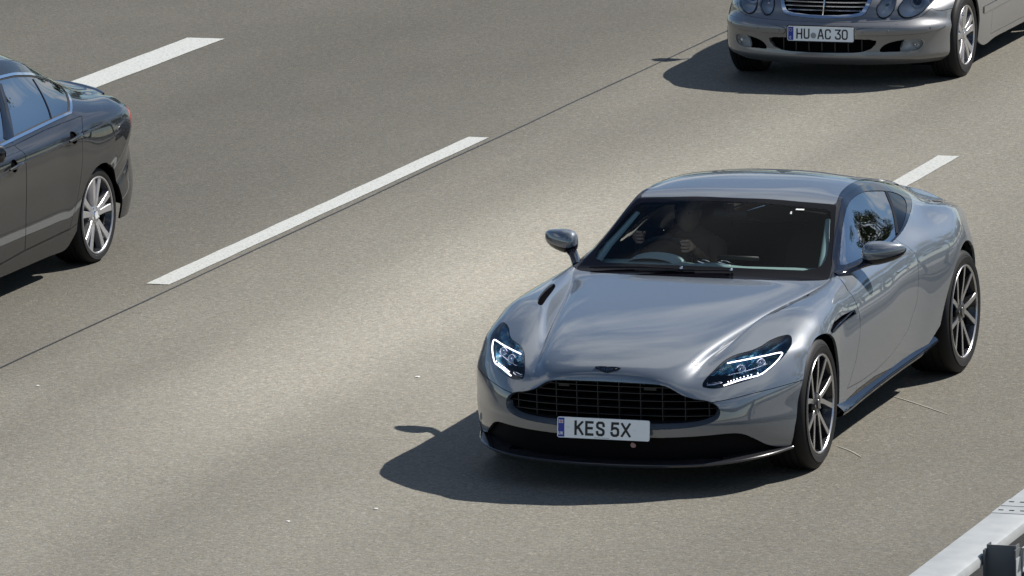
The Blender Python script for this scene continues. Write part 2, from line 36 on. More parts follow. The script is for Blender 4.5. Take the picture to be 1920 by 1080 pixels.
GRID_DK=[[(0.0, -0.79, 0.17), (0.1649, -0.785, 0.17), (0.3201, -0.7702, 0.17), (0.4559, -0.7408, 0.17), (0.5723, -0.6919, 0.17), (0.6693, -0.6186, 0.17), (0.7469, -0.5262, 0.17), (0.8099, -0.4199, 0.17), (0.8536, -0.3248, 0.17), (0.8779, -0.2411, 0.17), (0.8924, -0.1589, 0.17), (0.8972, -0.0785, 0.17), (0.8943, 0.0, 0.17)], [(0.0, -0.82, 0.25), (0.1683, -0.815, 0.25), (0.3267, -0.8001, 0.25), (0.4653, -0.7703, 0.25), (0.5841, -0.7207, 0.25), (0.6831, -0.6464, 0.25), (0.7623, -0.5525, 0.25), (0.8266, -0.444, 0.25), (0.8712, -0.3459, 0.25), (0.896, -0.2584, 0.25), (0.9108, -0.1716, 0.25), (0.9158, -0.0854, 0.25), (0.9128, 0.0, 0.25)], [(0.0, -0.84, 0.35), (0.17, -0.835, 0.35), (0.33, -0.82, 0.35), (0.47, -0.79, 0.35), (0.59, -0.74, 0.35), (0.69, -0.665, 0.35), (0.77, -0.57, 0.35), (0.835, -0.46, 0.35), (0.88, -0.36, 0.35), (0.905, -0.27, 0.35), (0.92, -0.18, 0.35), (0.925, -0.09, 0.35), (0.922, 0.0, 0.35)], [(0.0, -0.84, 0.45), (0.17, -0.835, 0.45), (0.33, -0.82, 0.45), (0.47, -0.79, 0.45), (0.59, -0.74, 0.45), (0.69, -0.665, 0.45), (0.77, -0.57, 0.45), (0.835, -0.46, 0.45), (0.88, -0.36, 0.45), (0.905, -0.27, 0.45), (0.92, -0.18, 0.45), (0.925, -0.09, 0.45), (0.922, 0.0, 0.45)], [(0.0, -0.83, 0.55), (0.17, -0.825, 0.5492), (0.33, -0.81, 0.5469), (0.47, -0.7802, 0.5431), (0.59, -0.7304, 0.5378), (0.69, -0.6557, 0.5309), (0.77, -0.5612, 0.5225), (0.835, -0.452, 0.5126), (0.88, -0.353, 0.5011), (0.905, -0.2642, 0.4881), (0.92, -0.1758, 0.4736), (0.925, -0.0877, 0.4576), (0.922, 0.0, 0.44)], [(0.0, -0.805, 0.64), (0.1692, -0.8, 0.6388), (0.3284, -0.7852, 0.635), (0.4676, -0.7555, 0.6288), (0.587, -0.7063, 0.62), (0.6865, -0.6325, 0.6088), (0.7661, -0.5394, 0.595), (0.8308, -0.4319, 0.5787), (0.8756, -0.3354, 0.56), (0.9005, -0.2498, 0.5388), (0.9154, -0.1653, 0.515), (0.9204, -0.082, 0.4888), (0.9174, 0.0, 0.46)], [(0.0, -0.76, 0.73), (0.17, -0.7396, 0.73), (0.33, -0.6832, 0.725), (0.47, -0.6042, 0.715), (0.59, -0.5145, 0.7), (0.69, -0.4242, 0.69), (0.77, -0.3418, 0.68), (0.83, -0.2741, 0.665), (0.875, -0.22, 0.64), (0.9088, -0.1852, 0.6103), (0.925, -0.1441, 0.5753), (0.925, -0.1014, 0.5389), (0.915, -0.0618, 0.5052)], [(0.0, -0.6, 0.8), (0.17, -0.5813, 0.8), (0.35, -0.5209, 0.795), (0.5, -0.4386, 0.785), (0.62, -0.3518, 0.775), (0.71, -0.2745, 0.77), (0.78, -0.2072, 0.76), (0.84, -0.1444, 0.74), (0.88, -0.1, 0.71), (0.9104, -0.0849, 0.6666), (0.925, -0.067, 0.6152), (0.925, -0.0485, 0.5619), (0.915, -0.0313, 0.5125)], [(0.0, -0.25, 0.87), (0.18, -0.2376, 0.87), (0.37, -0.1976, 0.865), (0.53, -0.1424, 0.855), (0.66, -0.0832, 0.845), (0.74, -0.0403, 0.84), (0.8, -0.0049, 0.83), (0.85, 0.0267, 0.81), (0.885, 0.05, 0.78), (0.9121, 0.0421, 0.7216), (0.925, 0.0327, 0.6526), (0.925, 0.023, 0.5809), (0.915, 0.014, 0.5145)], [(0.0, 0.2, 0.93), (0.2, 0.2051, 0.93), (0.4, 0.2204, 0.925), (0.57, 0.2415, 0.915), (0.69, 0.2608, 0.905), (0.76, 0.2737, 0.9), (0.81, 0.2838, 0.89), (0.855, 0.2933, 0.87), (0.885, 0.3, 0.835), (0.9087, 0.256, 0.7587), (0.92, 0.204, 0.6685), (0.92, 0.15, 0.5749), (0.91, 0.1, 0.4882)], [(0.0, 0.5, 0.965), (0.2, 0.5, 0.965), (0.42, 0.5, 0.96), (0.6, 0.5, 0.95), (0.71, 0.5, 0.94), (0.76, 0.5, 0.935), (0.8, 0.5, 0.93), (0.84, 0.5, 0.92), (0.888, 0.5, 0.885), (0.915, 0.5, 0.82), (0.93, 0.48, 0.6), (0.92, 0.45, 0.36), (0.895, 0.42, 0.18)], [(0.0, 0.72, 1.0), (0.22, 0.7249, 1.0), (0.45, 0.7405, 0.99), (0.66, 0.7642, 0.975), (0.735, 0.7748, 0.962), (0.765, 0.7794, 0.955), (0.79, 0.7833, 0.95), (0.83, 0.7899, 0.938), (0.888, 0.8, 0.89), (0.92, 0.72, 0.84), (0.93, 0.72, 0.6), (0.92, 0.72, 0.36), (0.895, 0.72, 0.17)], [(0.0, 0.92, 1.09), (0.22, 0.9249, 1.087), (0.45, 0.9405, 1.075), (0.65, 0.9629, 1.045), (0.7, 0.9697, 1.03), (0.725, 0.9733, 1.01), (0.765, 0.9794, 0.98), (0.825, 0.9891, 0.942), (0.888, 1.0, 0.893), (0.92, 1.0, 0.84), (0.93, 1.0, 0.6), (0.92, 1.0, 0.36), (0.895, 1.0, 0.17)], [(0.0, 1.22, 1.25), (0.22, 1.2249, 1.247), (0.43, 1.2388, 1.23), (0.6, 1.2565, 1.195), (0.65, 1.2629, 1.175), (0.68, 1.2669, 1.14), (0.745, 1.2763, 1.05), (0.822, 1.2886, 0.945), (0.888, 1.3, 0.895), (0.92, 1.3, 0.84), (0.93, 1.3, 0.6), (0.92, 1.3, 0.36), (0.895, 1.3, 0.17)], [(0.0, 1.52, 1.39), (0.21, 1.5245, 1.387), (0.4, 1.5362, 1.372), (0.54, 1.5496, 1.34), (0.59, 1.5553, 1.315), (0.63, 1.5603, 1.27), (0.725, 1.5733, 1.1), (0.82, 1.5882, 0.95), (0.888, 1.6, 0.897), (0.92, 1.6, 0.84), (0.93, 1.6, 0.6), (0.92, 1.6, 0.36), (0.895, 1.6, 0.17)], [(0.0, 1.85, 1.445), (0.2, 1.8525, 1.442), (0.38, 1.8592, 1.43), (0.52, 1.8671, 1.4), (0.57, 1.8706, 1.375), (0.615, 1.874, 1.32), (0.715, 1.8824, 1.13), (0.818, 1.8924, 0.955), (0.888, 1.9, 0.9), (0.92, 1.9, 0.84), (0.93, 1.9, 0.6), (0.92, 1.9, 0.36), (0.895, 1.9, 0.17)], [(0.0, 2.25, 1.45), (0.2, 2.2475, 1.447), (0.38, 2.2408, 1.435), (0.51, 2.2335, 1.405), (0.56, 2.2301, 1.384), (0.61, 2.2264, 1.329), (0.712, 2.2179, 1.14), (0.817, 2.2077, 0.962), (0.888, 2.2, 0.905), (0.92, 2.2, 0.84), (0.93, 2.2, 0.6), (0.92, 2.2, 0.36), (0.895, 2.2, 0.17)], [(0.0, 2.6, 1.415), (0.2, 2.5924, 1.412), (0.37, 2.574, 1.395), (0.5, 2.5524, 1.36), (0.55, 2.5425, 1.344), (0.605, 2.5304, 1.284), (0.708, 2.5046, 1.13), (0.816, 2.4733, 0.967), (0.888, 2.45, 0.91), (0.92, 2.4, 0.84), (0.93, 2.4, 0.6), (0.92, 2.4, 0.36), (0.895, 2.4, 0.17)], [(0.0, 2.9, 1.343), (0.19, 2.8872, 1.338), (0.36, 2.8542, 1.318), (0.48, 2.8186, 1.278), (0.54, 2.7969, 1.2628), (0.6, 2.7727, 1.1978), (0.71, 2.7218, 1.09), (0.815, 2.6652, 0.972), (0.89, 2.62, 0.915), (0.925, 2.6, 0.85), (0.935, 2.57, 0.66), (0.93, 2.55, 0.45), (0.905, 2.55, 0.25)], [(0.0, 3.15, 1.265), (0.19, 3.135, 1.26), (0.35, 3.0992, 1.24), (0.47, 3.0584, 1.195), (0.54, 3.0291, 1.172), (0.605, 2.9982, 1.117), (0.71, 2.9409, 1.04), (0.815, 2.8745, 0.972), (0.892, 2.82, 0.918), (0.9245, 2.8243, 0.819), (0.94, 2.8293, 0.7021), (0.94, 2.8346, 0.5807), (0.93, 2.8394, 0.4682)], [(0.0, 3.38, 1.185), (0.18, 3.3665, 1.18), (0.34, 3.3318, 1.155), (0.46, 3.2918, 1.115), (0.54, 3.2585, 1.087), (0.61, 3.225, 1.042), (0.71, 3.17, 1.005), (0.81, 3.1067, 0.968), (0.89, 3.05, 0.918), (0.9238, 3.0169, 0.8267), (0.94, 2.9778, 0.7188), (0.94, 2.9372, 0.6067), (0.93, 2.8996, 0.5029)], [(0.0, 3.58, 1.09), (0.18, 3.5676, 1.085), (0.33, 3.5383, 1.065), (0.46, 3.499, 1.035), (0.55, 3.4641, 1.02), (0.62, 3.4328, 0.995), (0.71, 3.3869, 0.985), (0.805, 3.3318, 0.958), (0.885, 3.28, 0.915), (0.9222, 3.2114, 0.827), (0.94, 3.1302, 0.723), (0.94, 3.046, 0.615), (0.93, 2.968, 0.515)], [(0.0, 3.72, 1.03), (0.18, 3.7086, 1.027), (0.33, 3.6816, 1.015), (0.47, 3.6421, 1.0), (0.56, 3.6094, 0.997), (0.63, 3.58, 0.98), (0.71, 3.5422, 0.975), (0.795, 3.4971, 0.948), (0.875, 3.45, 0.905), (0.9156, 3.3546, 0.8179), (0.935, 3.2419, 0.7149), (0.935, 3.1248, 0.608), (0.925, 3.0164, 0.5091)], [(0.0, 3.86, 1.015), (0.18, 3.8477, 1.012), (0.33, 3.8186, 1.002), (0.47, 3.776, 0.985), (0.56, 3.7407, 0.979), (0.63, 3.709, 0.959), (0.7, 3.6736, 0.957), (0.78, 3.6286, 0.93), (0.858, 3.58, 0.885), (0.9067, 3.4633, 0.7998), (0.93, 3.3253, 0.6991), (0.93, 3.182, 0.5945), (0.92, 3.0493, 0.4977)], [(0.0, 3.96, 1.005), (0.18, 3.9464, 1.0), (0.33, 3.9142, 0.985), (0.47, 3.8672, 0.965), (0.56, 3.8282, 0.952), (0.63, 3.7932, 0.927), (0.7, 3.7541, 0.92), (0.77, 3.7109, 0.89), (0.845, 3.66, 0.84), (0.8991, 3.5311, 0.7618), (0.925, 3.3787, 0.6694), (0.925, 3.2205, 0.5735), (0.915, 3.074, 0.4846)], [(0.0, 4.0, 0.9), (0.1683, 3.995, 0.8968), (0.3267, 3.9751, 0.8872), (0.4653, 3.9453, 0.8712), (0.5742, 3.9057, 0.8489), (0.6633, 3.8514, 0.8201), (0.7326, 3.7825, 0.785), (0.7871, 3.704, 0.7435), (0.8316, 3.6159, 0.6956), (0.8662, 3.5284, 0.6412), (0.891, 3.4316, 0.5806), (0.9029, 3.3154, 0.5135), (0.9059, 3.17, 0.44)], [(0.0, 4.015, 0.78), (0.17, 4.01, 0.7774), (0.33, 3.99, 0.7697), (0.47, 3.9601, 0.7569), (0.58, 3.9202, 0.7389), (0.67, 3.8654, 0.7158), (0.74, 3.7956, 0.6875), (0.795, 3.716, 0.6541), (0.84, 3.6265, 0.6156), (0.875, 3.5371, 0.5719), (0.9, 3.4379, 0.5231), (0.912, 3.3189, 0.4691), (0.915, 3.17, 0.41)], [(0.0, 4.04, 0.62), (0.1709, 4.035, 0.6183), (0.3317, 4.0149, 0.6131), (0.4723, 3.9847, 0.6044), (0.5829, 3.9443, 0.5922), (0.6734, 3.8886, 0.5766), (0.7437, 3.8175, 0.5575), (0.799, 3.736, 0.5349), (0.8442, 3.6441, 0.5089), (0.8794, 3.5516, 0.4794), (0.9045, 3.4484, 0.4464), (0.9166, 3.3246, 0.4099), (0.9196, 3.17, 0.37)], [(0.0, 4.05, 0.48), (0.1717, 4.045, 0.479), (0.3333, 4.0249, 0.4758), (0.4747, 3.9945, 0.4706), (0.5858, 3.9539, 0.4633), (0.6767, 3.8978, 0.454), (0.7474, 3.8262, 0.4425), (0.803, 3.744, 0.429), (0.8484, 3.6511, 0.4133), (0.8838, 3.5573, 0.3956), (0.909, 3.4526, 0.3758), (0.9211, 3.3269, 0.354), (0.9242, 3.17, 0.33)], [(0.0, 4.03, 0.34), (0.17, 4.025, 0.3395), (0.33, 4.005, 0.3381), (0.47, 3.9748, 0.3356), (0.58, 3.9346, 0.3322), (0.67, 3.8793, 0.3278), (0.74, 3.8087, 0.3225), (0.795, 3.728, 0.3162), (0.84, 3.637, 0.3089), (0.875, 3.5458, 0.3006), (0.9, 3.4442, 0.2914), (0.912, 3.3223, 0.2812), (0.915, 3.17, 0.27)], [(0.0, 3.99, 0.22), (0.1675, 3.985, 0.22), (0.3251, 3.9651, 0.22), (0.4629, 3.9355, 0.22), (0.5713, 3.8961, 0.22), (0.66, 3.8422, 0.22), (0.7289, 3.7737, 0.22), (0.7831, 3.696, 0.22), (0.8274, 3.6089, 0.22), (0.8619, 3.5227, 0.22), (0.8865, 3.4274, 0.22), (0.8983, 3.3131, 0.22), (0.9013, 3.17, 0.22)]]
GRID_SV=[[(0.0, -0.7, 0.165), (0.141, -0.6971, 0.165), (0.282, -0.6785, 0.165), (0.4042, -0.6466, 0.165), (0.517, -0.6037, 0.165), (0.611, -0.5522, 0.165), (0.6862, -0.4875, 0.165), (0.7426, -0.4148, 0.165), (0.7877, -0.3346, 0.165), (0.8159, -0.2522, 0.165), (0.8319, -0.1579, 0.165), (0.8394, -0.077, 0.165), (0.8394, 0.0, 0.165)], [(0.0, -0.755, 0.195), (0.1462, -0.752, 0.195), (0.2925, -0.7332, 0.195), (0.4193, -0.7007, 0.195), (0.5363, -0.6567, 0.195), (0.6338, -0.6033, 0.195), (0.7117, -0.5356, 0.195), (0.7702, -0.4589, 0.195), (0.817, -0.3733, 0.195), (0.8463, -0.284, 0.195), (0.8629, -0.181, 0.195), (0.8707, -0.0897, 0.195), (0.8707, 0.0, 0.195)], [(0.0, -0.788, 0.225), (0.1492, -0.785, 0.225), (0.2985, -0.7661, 0.225), (0.4279, -0.7332, 0.225), (0.5473, -0.6884, 0.225), (0.6468, -0.6339, 0.225), (0.7263, -0.5645, 0.225), (0.7861, -0.4854, 0.225), (0.8338, -0.3966, 0.225), (0.8637, -0.3031, 0.225), (0.8806, -0.1949, 0.225), (0.8885, -0.0972, 0.225), (0.8885, 0.0, 0.225)], [(0.0, -0.785, 0.27), (0.15, -0.782, 0.27), (0.3, -0.7631, 0.27), (0.43, -0.7302, 0.27), (0.55, -0.6856, 0.27), (0.65, -0.6311, 0.27), (0.73, -0.5619, 0.27), (0.79, -0.483, 0.27), (0.838, -0.3944, 0.27), (0.868, -0.3013, 0.27), (0.885, -0.1937, 0.27), (0.893, -0.0966, 0.27), (0.893, 0.0, 0.27)], [(0.0, -0.785, 0.315), (0.15, -0.782, 0.315), (0.3, -0.7631, 0.315), (0.43, -0.7302, 0.315), (0.55, -0.6856, 0.315), (0.65, -0.6311, 0.315), (0.73, -0.5619, 0.315), (0.79, -0.483, 0.315), (0.838, -0.3944, 0.315), (0.868, -0.3013, 0.315), (0.885, -0.1937, 0.315), (0.893, -0.0966, 0.315), (0.893, 0.0, 0.315)], [(0.0, -0.792, 0.36), (0.15, -0.789, 0.36), (0.3, -0.77, 0.36), (0.43, -0.7371, 0.36), (0.55, -0.6923, 0.36), (0.65, -0.6376, 0.36), (0.73, -0.568, 0.36), (0.79, -0.4886, 0.36), (0.838, -0.3994, 0.36), (0.868, -0.3054, 0.36), (0.885, -0.1966, 0.36), (0.893, -0.0982, 0.36), (0.893, 0.0, 0.36)], [(0.0, -0.8, 0.395), (0.15, -0.797, 0.3949), (0.3, -0.778, 0.3944), (0.43, -0.745, 0.3938), (0.55, -0.7, 0.3928), (0.65, -0.645, 0.3915), (0.73, -0.575, 0.39), (0.79, -0.495, 0.3882), (0.838, -0.405, 0.3861), (0.868, -0.31, 0.3838), (0.885, -0.2, 0.3811), (0.893, -0.1, 0.3782), (0.893, 0.0, 0.375)], [(0.0, -0.804, 0.435), (0.1503, -0.801, 0.4347), (0.3006, -0.782, 0.4339), (0.4309, -0.7489, 0.4325), (0.5511, -0.7039, 0.4306), (0.6513, -0.6487, 0.4281), (0.7315, -0.5785, 0.425), (0.7916, -0.4982, 0.4214), (0.8397, -0.4078, 0.4172), (0.8697, -0.3123, 0.4125), (0.8868, -0.2017, 0.4072), (0.8948, -0.1009, 0.4014), (0.8948, 0.0, 0.395)], [(0.0, -0.79, 0.465), (0.15, -0.787, 0.4646), (0.3, -0.768, 0.4635), (0.43, -0.7352, 0.4616), (0.55, -0.6904, 0.4589), (0.65, -0.6357, 0.4555), (0.73, -0.5662, 0.4513), (0.79, -0.487, 0.4463), (0.838, -0.398, 0.4406), (0.868, -0.3042, 0.4341), (0.885, -0.1958, 0.4268), (0.893, -0.0977, 0.4188), (0.893, 0.0, 0.41)], [(0.0, -0.755, 0.495), (0.1492, -0.752, 0.4945), (0.2985, -0.7332, 0.4931), (0.4279, -0.7007, 0.4906), (0.5473, -0.6567, 0.4872), (0.6468, -0.6033, 0.4828), (0.7263, -0.5356, 0.4775), (0.7861, -0.4589, 0.4712), (0.8338, -0.3733, 0.4639), (0.8637, -0.284, 0.4556), (0.8806, -0.181, 0.4464), (0.8885, -0.0897, 0.4362), (0.8885, 0.0, 0.425)], [(0.0, -0.715, 0.54), (0.1485, -0.712, 0.5393), (0.297, -0.6934, 0.5372), (0.4257, -0.6613, 0.5338), (0.5445, -0.6181, 0.5289), (0.6435, -0.5661, 0.5226), (0.7227, -0.5006, 0.515), (0.7821, -0.4269, 0.506), (0.8296, -0.3452, 0.4956), (0.8593, -0.2609, 0.4838), (0.8761, -0.1642, 0.4706), (0.8841, -0.0805, 0.456), (0.8841, 0.0, 0.44)], [(0.0, -0.69, 0.61), (0.1477, -0.6871, 0.609), (0.2955, -0.6685, 0.6058), (0.4235, -0.6367, 0.6006), (0.5418, -0.5941, 0.5933), (0.6402, -0.543, 0.584), (0.719, -0.4787, 0.5725), (0.7782, -0.4068, 0.559), (0.8254, -0.3276, 0.5433), (0.855, -0.2464, 0.5256), (0.8717, -0.1537, 0.5058), (0.8796, -0.0747, 0.484), (0.8796, 0.0, 0.46)], [(0.0, -0.66, 0.69), (0.15, -0.6455, 0.69), (0.3, -0.602, 0.685), (0.43, -0.5409, 0.675), (0.55, -0.4651, 0.665), (0.65, -0.3878, 0.655), (0.73, -0.3167, 0.64), (0.79, -0.2579, 0.625), (0.845, -0.2, 0.6), (0.8775, -0.1696, 0.5758), (0.893, -0.1337, 0.5473), (0.893, -0.0964, 0.5177), (0.883, -0.0618, 0.4902)], [(0.0, -0.56, 0.77), (0.16, -0.5435, 0.77), (0.32, -0.494, 0.763), (0.46, -0.4237, 0.75), (0.57, -0.3507, 0.735), (0.66, -0.2794, 0.72), (0.73, -0.2167, 0.71), (0.79, -0.1579, 0.69), (0.845, -0.1, 0.66), (0.8775, -0.0849, 0.6243), (0.893, -0.067, 0.582), (0.893, -0.0485, 0.5382), (0.883, -0.0313, 0.4975)], [(0.0, -0.25, 0.86), (0.17, -0.238, 0.858), (0.34, -0.202, 0.85), (0.5, -0.1462, 0.835), (0.6, -0.1005, 0.82), (0.68, -0.058, 0.805), (0.74, -0.0226, 0.79), (0.8, 0.0157, 0.77), (0.85, 0.05, 0.73), (0.8791, 0.0421, 0.6793), (0.893, 0.0327, 0.6194), (0.893, 0.023, 0.5571), (0.883, 0.014, 0.4995)], [(0.0, 0.15, 0.925), (0.18, 0.1545, 0.922), (0.36, 0.1678, 0.915), (0.52, 0.1872, 0.9), (0.62, 0.2028, 0.885), (0.69, 0.2154, 0.87), (0.75, 0.2273, 0.855), (0.805, 0.2391, 0.83), (0.853, 0.25, 0.79), (0.878, 0.217, 0.7203), (0.89, 0.178, 0.6379), (0.89, 0.1375, 0.5524), (0.88, 0.1, 0.4732)], [(0.0, 0.48, 0.96), (0.19, 0.479, 0.957), (0.38, 0.476, 0.95), (0.55, 0.4717, 0.935), (0.64, 0.4688, 0.92), (0.7, 0.4666, 0.905), (0.755, 0.4644, 0.89), (0.805, 0.4623, 0.865), (0.855, 0.46, 0.82), (0.878, 0.46, 0.76), (0.893, 0.46, 0.58), (0.89, 0.44, 0.36), (0.868, 0.4, 0.18)], [(0.0, 0.66, 0.99), (0.2, 0.6649, 0.987), (0.42, 0.6817, 0.978), (0.61, 0.7058, 0.96), (0.68, 0.7169, 0.948), (0.715, 0.7229, 0.94), (0.755, 0.7302, 0.925), (0.8, 0.7388, 0.895), (0.855, 0.75, 0.83), (0.88, 0.75, 0.76), (0.893, 0.75, 0.58), (0.89, 0.75, 0.36), (0.868, 0.75, 0.17)], [(0.0, 0.95, 1.14), (0.2, 0.9555, 1.137), (0.42, 0.9741, 1.122), (0.6, 0.9992, 1.09), (0.645, 1.0069, 1.07), (0.675, 1.0123, 1.04), (0.73, 1.0229, 0.98), (0.795, 1.0365, 0.905), (0.855, 1.05, 0.835), (0.88, 1.05, 0.76), (0.893, 1.05, 0.58), (0.89, 1.05, 0.36), (0.868, 1.05, 0.17)], [(0.0, 1.3, 1.33), (0.2, 1.3055, 1.327), (0.39, 1.3208, 1.31), (0.54, 1.3399, 1.275), (0.59, 1.3476, 1.245), (0.63, 1.3543, 1.19), (0.71, 1.369, 1.04), (0.79, 1.3854, 0.912), (0.855, 1.4, 0.84), (0.88, 1.4, 0.76), (0.893, 1.4, 0.58), (0.89, 1.4, 0.36), (0.868, 1.4, 0.17)], [(0.0, 1.65, 1.425), (0.19, 1.6525, 1.422), (0.37, 1.6594, 1.405), (0.5, 1.6671, 1.37), (0.55, 1.6707, 1.345), (0.6, 1.6746, 1.28), (0.7, 1.6835, 1.07), (0.79, 1.6927, 0.918), (0.855, 1.7, 0.845), (0.88, 1.7, 0.76), (0.893, 1.7, 0.58), (0.89, 1.7, 0.36), (0.868, 1.7, 0.17)], [(0.0, 2.1, 1.45), (0.19, 2.1, 1.447), (0.37, 2.1, 1.43), (0.5, 2.1, 1.395), (0.55, 2.1, 1.365), (0.595, 2.1, 1.3), (0.695, 2.1, 1.09), (0.79, 2.1, 0.925), (0.855, 2.1, 0.85), (0.88, 2.1, 0.76), (0.893, 2.1, 0.58), (0.89, 2.1, 0.36), (0.868, 2.1, 0.17)], [(0.0, 2.5, 1.43), (0.19, 2.4951, 1.427), (0.36, 2.4823, 1.41), (0.49, 2.4672, 1.37), (0.54, 2.4601, 1.34), (0.59, 2.4524, 1.27), (0.695, 2.4339, 1.07), (0.79, 2.4146, 0.93), (0.855, 2.4, 0.855), (0.88, 2.35, 0.76), (0.893, 2.35, 0.58), (0.89, 2.35, 0.36), (0.868, 2.35, 0.17)], [(0.0, 2.85, 1.36), (0.18, 2.8389, 1.355), (0.34, 2.8105, 1.335), (0.46, 2.7776, 1.295), (0.52, 2.7575, 1.25), (0.59, 2.731, 1.18), (0.695, 2.6848, 1.03), (0.79, 2.6366, 0.932), (0.855, 2.6, 0.858), (0.883, 2.58, 0.76), (0.893, 2.55, 0.58), (0.89, 2.52, 0.38), (0.87, 2.5, 0.2)], [(0.0, 3.15, 1.22), (0.18, 3.1365, 1.215), (0.33, 3.1048, 1.19), (0.45, 3.0659, 1.15), (0.53, 3.0334, 1.1), (0.6, 3.0005, 1.05), (0.69, 2.9523, 0.985), (0.78, 2.8974, 0.925), (0.85, 2.85, 0.86), (0.8791, 2.8276, 0.7741), (0.893, 2.801, 0.6726), (0.893, 2.7735, 0.5672), (0.883, 2.748, 0.4696)], [(0.0, 3.42, 1.08), (0.18, 3.4077, 1.075), (0.33, 3.3788, 1.06), (0.46, 3.34, 1.035), (0.55, 3.3056, 1.005), (0.62, 3.2746, 0.98), (0.69, 3.24, 0.95), (0.77, 3.1958, 0.912), (0.845, 3.15, 0.855), (0.8775, 3.0788, 0.7765), (0.893, 2.9946, 0.6837), (0.893, 2.9071, 0.5873), (0.883, 2.8262, 0.4981)], [(0.0, 3.65, 1.02), (0.18, 3.6373, 1.017), (0.33, 3.6073, 1.007), (0.47, 3.5634, 0.985), (0.56, 3.5271, 0.965), (0.63, 3.4944, 0.945), (0.69, 3.4634, 0.92), (0.76, 3.4236, 0.885), (0.83, 3.38, 0.83), (0.8706, 3.2734, 0.7564), (0.89, 3.1475, 0.6695), (0.89, 3.0167, 0.5792), (0.88, 2.8956, 0.4956)], [(0.0, 3.85, 0.99), (0.18, 3.8337, 0.987), (0.33, 3.7952, 0.975), (0.47, 3.7389, 0.95), (0.56, 3.6923, 0.925), (0.63, 3.6504, 0.9), (0.69, 3.6105, 0.87), (0.75, 3.5671, 0.835), (0.81, 3.52, 0.78), (0.8607, 3.3941, 0.7132), (0.885, 3.2454, 0.6344), (0.885, 3.0909, 0.5524), (0.875, 2.9479, 0.4766)], [(0.0, 3.92, 0.86), (0.17, 3.915, 0.8569), (0.33, 3.895, 0.8478), (0.46, 3.8602, 0.8325), (0.57, 3.8154, 0.8111), (0.66, 3.7557, 0.7836), (0.73, 3.6812, 0.75), (0.785, 3.602, 0.7103), (0.825, 3.513, 0.6644), (0.855, 3.4142, 0.6125), (0.875, 3.3158, 0.5544), (0.885, 3.1977, 0.4903), (0.887, 3.06, 0.42)], [(0.0, 3.93, 0.7), (0.17, 3.925, 0.6979), (0.33, 3.905, 0.6917), (0.46, 3.87, 0.6812), (0.57, 3.825, 0.6667), (0.66, 3.765, 0.6479), (0.73, 3.69, 0.625), (0.785, 3.61, 0.5979), (0.825, 3.52, 0.5667), (0.855, 3.42, 0.5312), (0.875, 3.32, 0.4917), (0.885, 3.2, 0.4479), (0.887, 3.06, 0.4)], [(0.0, 3.96, 0.52), (0.1717, 3.955, 0.5189), (0.3333, 3.9349, 0.5156), (0.4646, 3.8995, 0.51), (0.5757, 3.8539, 0.5022), (0.6666, 3.7928, 0.4922), (0.7373, 3.7163, 0.48), (0.7929, 3.634, 0.4656), (0.8332, 3.5411, 0.4489), (0.8636, 3.4373, 0.43), (0.8838, 3.3326, 0.4089), (0.8939, 3.2069, 0.3856), (0.8959, 3.06, 0.36)], [(0.0, 3.95, 0.36), (0.17, 3.945, 0.3594), (0.33, 3.9249, 0.3578), (0.46, 3.8897, 0.355), (0.57, 3.8443, 0.3511), (0.66, 3.7836, 0.3461), (0.73, 3.7075, 0.34), (0.785, 3.626, 0.3328), (0.825, 3.5341, 0.3244), (0.855, 3.4316, 0.315), (0.875, 3.3284, 0.3044), (0.885, 3.2046, 0.2928), (0.887, 3.06, 0.28)], [(0.0, 3.9, 0.22), (0.1666, 3.895, 0.2199), (0.3234, 3.8751, 0.2197), (0.4508, 3.8405, 0.2194), (0.5586, 3.7961, 0.2189), (0.6468, 3.7372, 0.2183), (0.7154, 3.6637, 0.2175), (0.7693, 3.586, 0.2166), (0.8085, 3.4989, 0.2156), (0.8379, 3.4027, 0.2144), (0.8575, 3.3074, 0.2131), (0.8673, 3.1931, 0.2116), (0.8693, 3.06, 0.21)]]
# ---------------------------------------------------------------- helpers
def srgb(r,g,b):
    f=lambda c:(c/12.92 if c<=.04045 else ((c+.055)/1.055)**2.4)
    return (f(r/255),f(g/255),f(b/255))
MATS={}
def mat(name,col=(.5,.5,.5),metal=0,rough=.5,coat=0,coat_rough=.03,ior=1.5,emit=None,es=0,spec=None,coat_ior=None):
    m=bpy.data.materials.new(name); m.use_nodes=True
    b=m.node_tree.nodes['Principled BSDF']
    b.inputs['Base Color'].default_value=(*col,1); b.inputs['Metallic'].default_value=metal
    b.inputs['Roughness'].default_value=rough; b.inputs['IOR'].default_value=ior
    b.inputs['Coat Weight'].default_value=coat; b.inputs['Coat Roughness'].default_value=coat_rough
    if coat_ior: b.inputs['Coat IOR'].default_value=coat_ior
    if spec is not None: b.inputs['Specular IOR Level'].default_value=spec
    if emit: b.inputs['Emission Color'].default_value=(*emit,1); b.inputs['Emission Strength'].default_value=es
    MATS[name]=m; return m
def nodes(m): return m.node_tree.nodes,m.node_tree.links,m.node_tree.nodes['Principled BSDF']
def paint(name,col,metal=.75,rough=.28,coat=1.,flake=.06,coat_ior=1.6):
    m=mat(name,col,metal,rough,coat,.015,coat_ior=coat_ior); N,L,b=nodes(m)
    tc=N.new('ShaderNodeTexCoord'); n=N.new('ShaderNodeTexNoise'); n.inputs['Scale'].default_value=900; n.inputs['Detail'].default_value=1
    L.new(tc.outputs['Object'],n.inputs['Vector'])
    bp=N.new('ShaderNodeBump'); bp.inputs['Strength'].default_value=flake; bp.inputs['Distance'].default_value=.001
    L.new(n.outputs['Fac'],bp.inputs['Height']); L.new(bp.outputs['Normal'],b.inputs['Normal'])
    # dust film low on the car: slightly rougher, greyer
    return m
